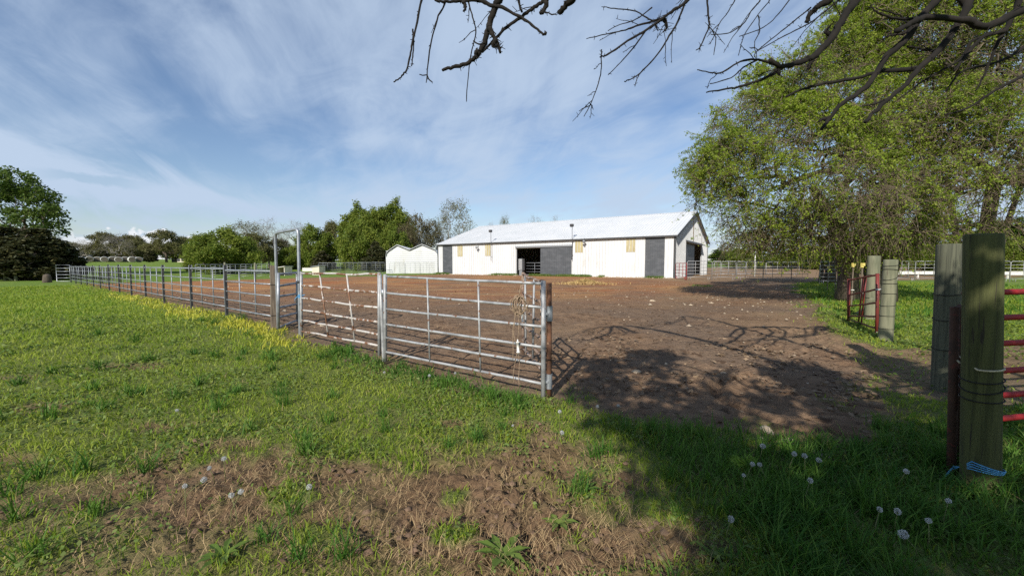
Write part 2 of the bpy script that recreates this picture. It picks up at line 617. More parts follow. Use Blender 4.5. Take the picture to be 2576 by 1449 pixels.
def in_poly(x, y, P):
    r = np.zeros(x.shape, bool)
    for (x0, y0), (x1, y1) in zip(P, P[1:] + P[:1]):
        if y0 == y1:
            continue
        c = ((y0 > y) != (y1 > y)) & (x < (x1 - x0) * (y - y0) / (y1 - y0) + x0)
        r ^= c
    return r


def masks(x, y):
    """green 0..1 (turf cover), bare 0..1 (trampled earth in front), lush 0..1, lot (dirt yard)"""
    x = np.asarray(x, float)
    y = np.asarray(y, float)
    d = np.hypot(x, y)
    a = np.minimum(.10 + .03 * d, .9)
    jx = x + (fbm(x, y, 1.6, 3, 3) - .5) * 2 * a
    jy = y + (fbm(x, y, 1.6, 3, 8) - .5) * 2 * a
    lot = in_poly(jx, jy, LOT)
    soft = lot.astype(float)
    for q in (11, 12, 13):
        kx = jx + (fbm(x, y, 4.0, 2, 400 + q) - .5) * (1.2 + .05 * d)
        ky = jy + (fbm(x, y, 4.0, 2, 450 + q) - .5) * (1.2 + .05 * d)
        soft = soft + in_poly(kx, ky, LOT)
    soft = soft / 4
    path = in_poly(jx, jy, PATH) & ~lot
    n = fbm(x, y, 1.3, 4, 21)
    n2 = fbm(x, y, 3.5, 3, 31)
    yc = 2.42 + .10 * np.sin(x * 1.7 + .6) - .05 * x
    wid = .16 + .50 * np.exp(-((x + .05) / 1.15) ** 2) + .26 * np.exp(-((x + 2.4) / 1.0) ** 2)
    n3 = fbm(x, y, 2.6, 4, 201)
    bare = 1 - sm(-.35, .75, np.abs(y - yc) - wid * .9 + (n - .5) * 2.0 + (n3 - .5) * .9)
    bare = bare * sm(-5.2, -3.2, x + (n3 - .5)) * (1 - sm(.45, 1.45, x + (n2 - .5) * 1.6))
    bare = bare * sm(.34, .53, n3 + .10 * np.exp(-((x - .1) / .9) ** 2))
    bare = np.maximum(bare, .9 * (1 - sm(.0, .5, np.hypot((x - .25) / 1.0, y - 3.15) - .15 + (n2 - .5) * .9)) * (y > 2))
    for cx, cy, rr in ((-6.0, 6.15, .7), (-7.2, 5.6, .6), (-5.4, 4.4, .5), (-3.6, 3.9, .45), (-2.5, 3.5, .4), (-4.2, 3.2, .5), (.15, 3.9, .3), (-.6, 3.95, .25)):
        bare = np.maximum(bare, .75 * (1 - sm(.3, 1.0, np.hypot(x - cx, (y - cy) * 2.2) / rr + (n2 - .5) * 1.4)))
    thin = sm(.50, .70, n) * .3 * (1 - sm(3.2, 5.5, d))
    green = (1 - bare) * (1 - thin)
    green = green * (1 - soft) ** 1.5
    green = np.where(path, .12, green)
    n3b = fbm(x, y, 2.9, 3, 222)
    patch = in_poly(jx, jy, [(11.4, 25.2), (12.8, 25.0), (13.2, 26.5), (11.6, 26.8)])
    green = np.where(patch & lot, .85, green)
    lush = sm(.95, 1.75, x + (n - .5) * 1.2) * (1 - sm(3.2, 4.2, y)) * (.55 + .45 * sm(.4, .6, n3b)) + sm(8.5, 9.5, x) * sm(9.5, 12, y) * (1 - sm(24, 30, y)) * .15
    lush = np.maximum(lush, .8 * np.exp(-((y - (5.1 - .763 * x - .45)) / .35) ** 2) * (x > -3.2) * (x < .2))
    return green, bare, np.clip(lush, 0, 1), lot


# ------------------------------------------------------------------ ground
def build_ground():
    r1 = [0.25]
    while r1[-1] < 13:
        r1.append(r1[-1] * (1.0085 if r1[-1] > 1.5 else 1.08))
    while r1[-1] < 1800:
        r1.append(r1[-1] * 1.028)
    rr = np.array(r1)
    th = np.concatenate([np.arange(-76, 76, .3), np.arange(76, 284, 4.0)]) * math.pi / 180
    nr, na = len(rr), len(th)
    X = rr[:, None] * np.sin(th)[None, :]
    Y = rr[:, None] * np.cos(th)[None, :]
    x, y = X.ravel(), Y.ravel()
    g, bare, lush, lot = masks(x, y)
    z = H(x, y)
    d = np.hypot(x, y)
    fade = 1 - sm(16, 30, d)
    e = np.abs(fbm(x, y, 5, 4, 40) - .5) * 2
    clod = (fbm(x, y, 9, 4, 50, .6) - .5)
    lump = np.abs(fbm(x, y, 14, 3, 61) - .5)
    z = z + bare * fade * (clod * (.10 + .11 * sm(-.9, 0, x)) - .03 + .08 * sm(.06, .5, lump) * sm(.42, .62, fbm(x, y, 2.2, 2, 66)) + .05 * (fbm(x, y, 4.5, 3, 67) - .5))
    hoof = sm(.35, .75, fbm(x, y, .9, 3, 71)) * sm(1.0, 2.0, x) + .45
    z = z + lot * fade * ((fbm(x, y, 3, 4, 80) - .5) * .05 + hoof * ((fbm(x, y, 9, 3, 90, .6) - .5) * .09 + (fbm(x, y, 5, 2, 91) - .5) * .03) - .01)
    z = z + (1 - bare) * (1 - lot) * fade * (fbm(x, y, 2.5, 3, 95) - .5) * .03
    # curved wheel rut in the shade
    rut = np.abs(np.hypot(x - 3.55, y - 4.55) - 1.05)
    z = z - lot * .075 * np.exp(-(rut / .07) ** 2) * (x < 3.5) + lot * .045 * np.exp(-((rut - .13) / .06) ** 2) * (x < 3.5)
    # broad swells of the yard
    z = z + lot * sm(8, 14, d) * (1 - sm(30, 45, d)) * (fbm(x, y, .35, 3, 99) - .5) * .12
    V = np.concatenate([np.stack([x, y, z], 1), [[0, 0, 0]]])
    i = np.arange(nr - 1)[:, None] * na + np.arange(na)[None, :]
    j = np.arange(nr - 1)[:, None] * na + (np.arange(na)[None, :] + 1) % na
    Fq = np.stack([i.ravel(), (i + na).ravel(), (j + na).ravel(), j.ravel()], 1)
    c = len(V) - 1
    k = np.arange(na)
    Ft = np.stack([np.full(na, c), k, (k + 1) % na, np.full(na, c)], 1)[:, :3]
    red = sm(12, 24, y) * lot * (1 - sm(8, 18, x)) * (.55 + .45 * sm(.35, .6, fbm(x, y, .12, 3, 7)))
    tan = lot * (sm(.50, .70, fbm(x, y, .5, 3, 12)) * .55 * sm(3, 8, x) * (1 - sm(24, 30, d)) + .5 * np.exp(-(((x - .9) / .9) ** 2 + ((y - 9.2) / .6) ** 2)))
    tan = np.maximum(tan, lot * .8 * sm(29, 33, y) * sm(10, 14, x))
    tan = np.maximum(tan, (1 - lot) * bare * .35 * sm(.4, .7, fbm(x, y, 3, 3, 77)))
    near = (1 - sm(9, 22, d))
    z0 = lambda a: np.concatenate([a.astype(float), [0.0]])
    me = mesh_np('ground', V, Fq, True, {'green': z0(g), 'red': z0(red), 'tan': z0(np.clip(tan, 0, 1)), 'near': z0(near), 'damp': z0(np.clip(bare * (1 - lot) * (1 - tan) * .9, 0, 1))})
    o = link('ground', me, M['ground'])
    tag(o, 'wide flat farm ground of turf and bare brown earth', 'ground', kind='structure')


build_ground()


# ------------------------------------------------------------------ grass, weeds, straw
def blades(x, y, z, hgt, wid, lean, rnd, seed=0, lo=.3, hi=1.4):
    """curved tapering blades: 5 vertices, 3 triangles each"""
    n = len(x)
    r = np.random.default_rng(seed)
    a = r.uniform(0, 2 * math.pi, n)
    la = r.uniform(0, 2 * math.pi, n)
    L = lean * r.uniform(lo, hi, n)
    wx, wy = np.cos(a) * wid / 2, np.sin(a) * wid / 2
    lx, ly = np.cos(la), np.sin(la)
    m1 = hgt * L * .32
    m2 = hgt * L
    zt = hgt * np.sqrt(np.clip(1 - (L * .75) ** 2, .12, 1))
    P = np.zeros((n, 5, 3))
    P[:, 0] = np.stack([x - wx, y - wy, z - .005], 1)
    P[:, 1] = np.stack([x + wx, y + wy, z - .005], 1)
    P[:, 2] = np.stack([x + lx * m1 - wx * .8, y + ly * m1 - wy * .8, z + zt * .58], 1)
    P[:, 3] = np.stack([x + lx * m1 + wx * .8, y + ly * m1 + wy * .8, z + zt * .58], 1)
    P[:, 4] = np.stack([x + lx * m2, y + ly * m2, z + zt], 1)
    b = np.arange(n)[:, None] * 5
    Ft = np.concatenate([b + np.array([[0, 1, 3]]), b + np.array([[0, 3, 2]]), b + np.array([[2, 3, 4]])])
    return P.reshape(-1, 3), Ft, np.repeat(rnd, 5)


def scatter(n, rmax, power, seed, rmin=1.7, half=66):
    r = np.random.default_rng(seed)
    e = 2 - power
    rad = (r.uniform(0, 1, n) * (rmax ** e - rmin ** e) + rmin ** e) ** (1 / e)
    th = r.uniform(-half, half, n) * math.pi / 180
    return rad * np.sin(th), rad * np.cos(th), rad, r


def build_grass():
    x, y, d, r = scatter(430000, 42, 1.42, 1)
    g, bare, lush, lot = masks(x, y)
    fence_d = y - (5.09 - .763 * x)
    yel = np.exp(-((fence_d + .40) / .5) ** 2) * sm(-22, -12, x) * (1 - sm(-4.6, -3.4, x)) * (x < 0) * (.25 + .75 * sm(.35, .6, fbm(x, y, 1.1, 3, 301)))
    keep = r.uniform(0, 1, len(x)) < np.clip(g, 0, 1) ** 1.3 * (.6 + .4 * sm(.36, .55, fbm(x, y, 4.5, 3, 61)) * np.where(d < 8, 1, 1))
    keep &= ~((fence_d > .1) & (x < -1) & (y < 34) & (x > -33) & lot)
    x, y, d, lush, yel, bare = [q[keep] for q in (x, y, d, lush, yel, bare)]
    clump = fbm(x, y, 2.2, 3, 5)
    # gather near blades into tufts
    k = (d < 7)
    tuft = np.round(x / .055) * .055, np.round(y / .055) * .055
    pull = .45 * k
    jit = r.normal(0, .012, (2, len(x)))
    x = x * (1 - pull) + (tuft[0] + jit[0] + (vnoise(tuft[0] * 40, tuft[1] * 40, 4) - .5) * .05) * pull
    y = y * (1 - pull) + (tuft[1] + jit[1] + (vnoise(tuft[0] * 40, tuft[1] * 40, 6) - .5) * .05) * pull
    hg = (.020 + .055 * clump ** 1.7 + .008 * np.minimum(d, 12) / 3) * r.uniform(.5, 1.35, len(x))
    hg *= 1 + .4 * sm(.5, .75, fbm(x, y, .6, 3, 15))
    wid = .0034 + .00115 * d
    z = H(x, y)
    rnd = r.uniform(0, 1, len(x))
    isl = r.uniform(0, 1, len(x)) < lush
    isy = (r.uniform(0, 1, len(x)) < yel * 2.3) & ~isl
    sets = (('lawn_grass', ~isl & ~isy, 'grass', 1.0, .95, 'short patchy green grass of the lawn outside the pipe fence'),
            ('tall_grass', isl, 'grass_lush', 2.2, .85, 'long lush dark green grass along posts and yard edge'),
            ('yellow_weeds', isy, 'weed_yellow', 1.5, .7, 'yellowed weeds in a strip along the foot of the fence'))
    for nm, s, mt, hk, ln, lab in sets:
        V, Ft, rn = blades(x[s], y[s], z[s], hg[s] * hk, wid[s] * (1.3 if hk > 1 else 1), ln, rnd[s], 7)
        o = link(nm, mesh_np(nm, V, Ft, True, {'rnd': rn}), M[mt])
        tag(o, lab, 'grass', kind='stuff')

    # extra long tufts: the dark corner in front on the right, the fence foot, single tussocks
    cx, cy, cd, rr = scatter(2600, 13, 1.2, 3)
    g, bare, lush, lot = masks(cx, cy)
    fd = cy - (5.0 - .763 * cx)
    p = np.clip(lush * .9 * (g > .2) + .10 * (g > .3) + .8 * ((np.abs(fd + .35) < .3) & (cx > -3.4) & (cx < .1)), 0, 1)
    kp = rr.uniform(0, 1, len(cx)) < p
    kp &= ~lot
    cx, cy, cd = cx[kp], cy[kp], cd[kp]
    nb = 34
    bx = np.repeat(cx, nb) + rr.normal(0, .035, len(cx) * nb)
    by = np.repeat(cy, nb) + rr.normal(0, .035, len(cx) * nb)
    hh = np.repeat(rr.uniform(.11, .27, len(cx)), nb) * rr.uniform(.5, 1.15, len(bx))
    dd = np.repeat(cd, nb)
    V, Ft, rn = blades(bx, by, H(bx, by), hh, .0042 + .0009 * dd, .85, rr.uniform(0, .9, len(bx)), 9)
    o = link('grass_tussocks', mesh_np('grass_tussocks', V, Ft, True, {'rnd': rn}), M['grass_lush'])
    tag(o, 'coarse arching grass tussocks in front and along the fence foot', 'grass', kind='stuff')

    # low broad leaves: clover, chickweed, plantain
    cx, cy, cd, rr = scatter(95000, 16, 1.5, 13)
    g, bare, lush, lot = masks(cx, cy)
    cl = fbm(cx, cy, 1.8, 3, 44)
    verge = sm(6.5, 8, cx) * sm(6, 8, cy)
    p = np.clip(sm(.40, .62, cl) * (g ** .5) * 1.0 + lush * .35 + verge * .6, 0, 1) * (g > .05)
    kp = (rr.uniform(0, 1, len(cx)) < p) & ~lot
    cx, cy, cd = cx[kp], cy[kp], cd[kp]
    n = len(cx)
    zz = H(cx, cy) + rr.uniform(.005, .06, n) * (1 + sm(6.5, 8, cx) * .7)
    V, Fq, rn = leaf_cards(np.stack([cx, cy, zz], 1), .010 + .0026 * cd, rr, flat=.55)
    o = link('low_weeds', mesh_np('low_weeds', V, Fq, False, {'rnd': rn}), M['clover'])
    tag(o, 'low broad leaved clover and weeds among the grass', 'weeds', kind='stuff')

    # dead straw over the trampled earth
    cx, cy, cd, rr = scatter(60000, 7, 1.5, 23)
    g, bare, lush, lot = masks(cx, cy)
    p = np.clip(bare * (.22 + .85 * sm(.45, .68, fbm(cx, cy, 2.4, 3, 88))) + .10 * (1 - g) * ~lot + (.05 + .16 * (cd < 4.6) * sm(.45, .65, fbm(cx, cy, 1.5, 3, 188))) * ~lot, 0, 1)
    kp = (rr.uniform(0, 1, len(cx)) < p * .85) & ~lot
    cx, cy, cd = cx[kp], cy[kp], cd[kp]
    n = len(cx)
    V, Ft, rn = blades(cx, cy, H(cx, cy) + rr.uniform(-.03, .025, n) * .8, rr.uniform(.025, .11, n), .0018 + .0004 * cd, 1.32, rr.uniform(0, 1, n), 19, .6, 1.1)
    o = link('straw', mesh_np('straw', V, Ft, False, {'rnd': rn}), M['straw'])
    tag(o, 'dead brown straw and roots over the trampled earth in front', 'straw', kind='stuff')

    # dead leaves and chips on the yard, pale pebbles
    cx, cy, cd, rr = scatter(42000, 26, 1.35, 33)
    g, bare, lush, lot = masks(cx, cy)
    p = lot * np.clip(.16 + .8 * sm(.5, .68, fbm(cx, cy, 1.1, 3, 54)) * sm(.6, 1.6, cx) * (1 - sm(7, 10, cy)), 0, 1)
    kp = rr.uniform(0, 1, len(cx)) < p * .6
    cx, cy, cd = cx[kp], cy[kp], cd[kp]
    ex = rr.uniform(.6, 6.0, 5200)
    ey = rr.uniform(3.3, 8.2, 5200)
    ge, be, le, lo_ = masks(ex, ey)
    ke = lo_ & (rr.uniform(0, 1, 5200) < sm(.50, .66, fbm(ex, ey * 1.6, 1.0, 4, 154)) * .5 + .03)
    nn = len(cx)
    cx, cy, cd = np.concatenate([cx, ex[ke]]), np.concatenate([cy, ey[ke]]), np.concatenate([cd, np.hypot(ex, ey)[ke]])
    big = np.where(np.arange(len(cx)) >= nn, 1.7, 1.0)
    V, Fq, rn = leaf_cards(np.stack([cx, cy, H(cx, cy) + rr.uniform(.0, .022, len(cx))], 1), (.014 + .0022 * cd) * big, rr, flat=.75)
    o = link('dead_leaves', mesh_np('dead_leaves', V, Fq, False, {'rnd': rn}), M['dead_leaf'])
    tag(o, 'dead brown leaves and chips scattered on the dirt yard', 'leaves', kind='stuff')


def leaf_cards(C, size, r, flat=0.0, long=1.5):
    """one rhombic leaf per point"""
    n = len(C)
    a = r.normal(0, 1, (n, 3))
    a[:, 2] *= (1 - flat)
    a /= np.linalg.norm(a, axis=1)[:, None]
    b = r.normal(0, 1, (n, 3))
    b[:, 2] *= (1 - flat)
    b -= a * (a * b).sum(1)[:, None]
    b /= np.linalg.norm(b, axis=1)[:, None] + 1e-9
    s = np.broadcast_to(np.asarray(size, float), (n,)) * r.uniform(.6, 1.35, n)
    P = np.zeros((n, 4, 3))
    P[:, 0] = C - a * (s * long / 2)[:, None]
    P[:, 1] = C + b * (s / 2)[:, None] - a * (s * .1)[:, None]
    P[:, 2] = C + a * (s * long / 2)[:, None]
    P[:, 3] = C - b * (s / 2)[:, None] - a * (s * .1)[:, None]
    return P.reshape(-1, 3), np.arange(n * 4).reshape(-1, 4), np.repeat(r.uniform(0, 1, n), 4)


build_grass()


def rock_mesh(n, pts, size, r, seed):
    """low lumpy stones, one octahedron-like lump per point"""
    base = np.array([[1, 0, 0], [.3, .95, 0], [-.8, .6, 0], [-.8, -.6, 0], [.3, -.95, 0], [.35, .2, .6], [-.4, -.1, .62]], float)
    tri = np.array([[0, 1, 5], [1, 2, 6], [1, 6, 5], [2, 3, 6], [3, 4, 6], [4, 5, 6], [4, 0, 5]])
    a = r.uniform(0, 2 * math.pi, n)
    ca, sa = np.cos(a), np.sin(a)
    V = base[None] * r.uniform(.65, 1.35, (n, 7, 3)) * size[:, None, None]
    Vx = V[..., 0] * ca[:, None] - V[..., 1] * sa[:, None]
    Vy = V[..., 0] * sa[:, None] + V[..., 1] * ca[:, None]
    W = np.stack([Vx, Vy, V[..., 2]], 2) + pts[:, None, :]
    Ft = (np.arange(n)[:, None, None] * 7 + tri[None]).reshape(-1, 3)
    return W.reshape(-1, 3), Ft


def build_pebbles():
    x, y, d, r = scatter(5200, 34, .9, 77, rmin=4)
    g, bare, lush, lot = masks(x, y)
    p = lot * np.clip(.10 + .9 * np.exp(-(((x - 8.5) / 3.5) ** 2 + ((y - 14) / 5) ** 2)), 0, 1)
    k = (r.uniform(0, 1, len(x)) < p * .40)
    x, y, d = x[k], y[k], d[k]
    s = (.008 + .0016 * d) * r.uniform(.5, 1.5, len(x)) * np.where(r.uniform(0, 1, len(x)) < .06, 1.9, 1)
    V, Ft = rock_mesh(len(x), np.stack([x, y, H(x, y) - .002], 1), s, r, 1)
    tag(link('pebbles', mesh_np('pebbles', V, Ft), M['stone']), 'pale pebbles scattered over the dirt yard', 'pebbles', kind='stuff')
    # crumbs of earth among the trampled ground
    x, y, d, r = scatter(9000, 5, 1.3, 78)
    g, bare, lush, lot = masks(x, y)
    k = (r.uniform(0, 1, len(x)) < bare * .6 * sm(.4, .6, fbm(x, y, 2.2, 2, 66))) & ~lot
    x, y = x[k], y[k]
    s = .004 + .024 * r.uniform(0, 1, len(x)) ** 4 + .004 * r.uniform(0, 1, len(x))
    V, Ft = rock_mesh(len(x), np.stack([x, y, H(x, y) - .012 + r.uniform(0, .02, len(x))], 1), s, r, 2)
    tag(link('dirt_clods', mesh_np('dirt_clods', V, Ft, True), M['clod']), 'crumbling brown clods of earth in the trampled patch', 'dirt', kind='stuff')


M['clod'] = surf('crumbled earth', (.21, .135, .085), (.14, .088, .056), 12, rough=.95, bmp=.6, bscale=60)
build_pebbles()


def build_stones():
    spec = [((1601, 935), .055, 'pale rounded stone on the dirt right of the corner post'),
            ((1822, 940), .045, 'flat pale stone alone in the mid yard shade'),
            ((2062, 1141), .085, 'big tan stone at the grass edge beside the dandelions'),
            ((1641, 757), .10, 'white pointed stone out in the sunny yard'),
            ((1930, 1085), .07, 'broken tan stone at the end of the wheel rut'),
            ((1985, 1110), .05, 'tan stone between the wheel rut and the dandelions'),
            ((1915, 1105), .035, 'small stone by the grass below the wheel rut'),
            ((1675, 915), .03, 'small upright stone on the dirt in branch shade')]
    for i, ((u, v), s, lab) in enumerate(spec):
        p = gp(u, v)
        r = np.random.default_rng(i + 5)
        n1, n2 = 9, 5
        V, Fq = [], []
        for a in range(n2):
            ph = a / (n2 - 1) * math.pi * .62
            for b in range(n1):
                t = 2 * math.pi * b / n1
                k = s * r.uniform(.78, 1.2)
                V.append((math.cos(t) * math.cos(ph) * k * 1.25, math.sin(t) * math.cos(ph) * k * .85, math.sin(ph) * k * .8 - s * .25))
        for a in range(n2 - 1):
            for b in range(n1):
                Fq.append((a * n1 + b, a * n1 + (b + 1) % n1, (a + 1) * n1 + (b + 1) % n1, (a + 1) * n1 + b))
        Fq.append(tuple((n2 - 1) * n1 + b for b in range(n1)))
        me = bpy.data.meshes.new('stone')
        me.from_pydata(V, [], Fq)
        o = link('stone', me, M['stone'])
        o.location = p
        o.rotation_euler = (0, 0, r.uniform(0, 6))
        tag(o, lab, 'stone', 'loose stones on the yard')


build_stones()


def build_dandelions():
    spec = [(445, 1028, 'lone dandelion clock far out on the left lawn'),
            (563, 1153, 'tall upright dandelion clock at the top of the left cluster'),
            (526, 1177, 'greyer ragged dandelion clock just left of the tallest one'),
            (513, 1206, 'dandelion clock on a leaning stem in the left cluster'),
            (465, 1222, 'leftmost low dandelion clock over the bare earth'),
            (582, 1245, 'left one of two touching low dandelion clocks'),
            (606, 1236, 'right one of two touching low dandelion clocks'),
            (778, 1224, 'single dandelion clock standing alone in dead straw'),
            (1503, 1022, 'round dandelion clock against dirt right of the corner post'),
            (1555, 1020, 'dandelion clock beside a headless stem at the dirt edge'),
            (1408, 1035, 'dandelion clock just below the foot of the corner post'),
            (1414, 1088, 'pale dandelion clock low in the grass below the corner post'),
            (1290, 1070, 'small dandelion clock left below the corner post'),
            (1919, 1122, 'largest of the dandelion clocks at the shaded dirt edge'),
            (1998, 1141, 'round dandelion clock left of the big tan stone'),
            (2024, 1146, 'dandelion clock between the round one and the tan stone'),
            (2060, 1157, 'dandelion clock directly below the big tan stone'),
            (1893, 1167, 'left one of a dandelion pair at the shaded dirt edge'),
            (1911, 1168, 'right one of a dandelion pair at the shaded dirt edge'),
            (1871, 1195, 'small dim dandelion clock below the pair'),
            (2038, 1208, 'ragged dandelion clock in long grass below the tan stone'),
            (2280, 1185, 'dandelion clock in deep shade left of the rusty gate'),
            (2386, 1259, 'dandelion clock by the foot of the rusty gate'),
            (2213, 1281, 'half blown dandelion clock in the dark long grass'),
            (2258, 1286, 'dim flat dandelion clock beside the half blown one'),
            (2336, 1309, 'nodding dandelion clock in the dark lower right grass'),
            (2272, 1343, 'largest dandelion clock low in the dark long grass'),
            (1838, 1305, 'pale tattered dandelion clock in the front grass'),
            (967, 932, 'dandelion clock in long grass below the paired silver posts'),
            (1080, 940, 'dandelion clock in long grass under the near gate'),
            (1145, 934, 'rightmost dandelion clock under the near gate')]
    for i, (u, v, lab) in enumerate(spec):
        r = np.random.default_rng(100 + i)
        g = gp(u, v)
        d = math.hypot(g.x, g.y)
        hgt = r.uniform(.12, .2) if d < 5 else .16
        # the head is seen at (u, v): move the foot towards the camera accordingly
        k = 1 - hgt / CAM_H
        top = Vector((g.x * k, g.y * k, h1(g.x * k, g.y * k) + hgt * (1 if d < 5 else .9)))
        lean = Vector((r.uniform(-.06, .06), r.uniform(-.05, .05), 0))
        if 'leaning' in lab:
            lean = Vector((-.11, -.05, 0))
        foot = Vector((top.x, top.y, h1(top.x, top.y))) + lean
        t = thing('dandelion', lab, 'dandelion', foot, 0, 'dandelion clocks in the grass')
        MB().tube([foot, (foot * .5 + top * .5) + lean * .25, top], [.0028, .0024, .0022], 5).build('stem', M['stem'], t, True)
        rad = r.uniform(.0135, .019) * (1.2 if 'largest' in lab else .8 if 'small' in lab else 1)
        n = 210
        dirs = r.normal(0, 1, (n, 3))
        if 'half' in lab or 'ragged' in lab or 'tattered' in lab:
            dirs[:, 0] = np.abs(dirs[:, 0]) - .4
        dirs /= np.linalg.norm(dirs, axis=1)[:, None]
        C = dirs * rad * r.uniform(.8, 1.0, n)[:, None]
        V, Fq, rn = leaf_cards(C, rad * .20, r, 0, 2.4)
        V2, Fq2, rn2 = leaf_cards(dirs[:60] * rad * .3, rad * .3, r, 0, 1.2)
        V = np.concatenate([V, V2]) + np.array(top - foot)
        Fq = np.concatenate([Fq, Fq2 + len(rn)])
        link('seed_head', mesh_np('seed_head', V, Fq, False, {'rnd': np.concatenate([rn, rn2])}), M['puff'], t)


build_dandelions()


def build_broad_weeds():
    """single rosette weeds that can be told apart in front"""
    spec = [(1265, 1400, .16, 'grey green thistle rosette at the bottom edge of the clods'),
            (1470, 1235, .12, 'upright dock leaf standing in the trampled earth'),
            (1790, 1400, .11, 'dark dock leaf in shade at the bottom edge'),
            (560, 1400, .13, 'leafy weed tuft on the bare earth at the lower left'),
            (1405, 1318, .13, 'toothed dandelion rosette beside the clods')]
    for i, (u, v, s, lab) in enumerate(spec):
        p = gp(u, v)
        r = random.Random(i)
        m = MB()
        for k in range(11):
            a = k * 2.4 + r.uniform(-.3, .3)
            L = s * r.uniform(.6, 1.1)
            rise = r.uniform(.35, 1.0)
            prev = None
            for q in range(6):
                t = q / 5
                w = s * .13 * math.sin(math.pi * min(t * .85 + .12, 1)) * (1.25 if q % 2 else .75)
                c = Vector((math.cos(a) * L * t, math.sin(a) * L * t, L * rise * (t - .75 * t * t) + .004))
                sd = Vector((-math.sin(a), math.cos(a), 0)) * w
                b = len(m.v)
                m.v += [p + c - sd, p + c - Vector((0, 0, w * .35)), p + c + sd]
                if prev is not None:
                    m.f += [(prev, prev + 1, b + 1, b), (prev + 1, prev + 2, b + 2, b + 1)]
                prev = b
        o = m.build('rosette_weed', M['clover'])
        tag(o, lab, 'weed')


build_broad_weeds()

# ------------------------------------------------------------------ the big barn
K = lambda u: (u - 1288.0) / F_PX
BARN_N = Vector((K(1697) * 36.7, 36.7, 0))
BARN_L = Vector((K(1102) * 53.9, 53.9, 0))
_a = (BARN_L - BARN_N)
BW = _a.length                     # along the front
_a.normalize()
_b = Vector((-_a.y, _a.x, 0))
if _b.y < 0:
    _b = -_b
BD = 18.0                          # along the gable
B_RZ = math.atan2(_b.y, _b.x)
B_Z = 0.34
EAVE = 4.0
RIDGE = EAVE + 3.05


def fy(u):
    """distance along the barn's front (from its near corner) seen at u"""
    k = K(u)
    return (k * BARN_N.y - BARN_N.x) / (_a.x - k * _a.y)


def gx(u):
    """distance along the barn's gable seen at u"""
    k = K(u)
    return (k * BARN_N.y - BARN_N.x) / (_b.x - k * _b.y)


def fz(u, v):
    """height above the barn's base of a point of the front seen at (u, v)"""
    Y = BARN_N.y + _a.y * fy(u)
    return at(u, v, Y).z - B_Z


def gz(u, v):
    Y = BARN_N.y + _b.y * gx(u)
    return at(u, v, Y).z - B_Z


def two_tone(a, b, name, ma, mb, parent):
    """one mesh: sheet metal and its raised ribs, the ribs greyed to imitate edge shadow"""
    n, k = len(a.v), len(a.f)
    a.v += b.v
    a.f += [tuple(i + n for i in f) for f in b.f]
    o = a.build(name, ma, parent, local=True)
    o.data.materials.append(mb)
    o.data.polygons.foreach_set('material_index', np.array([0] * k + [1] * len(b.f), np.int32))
    return o


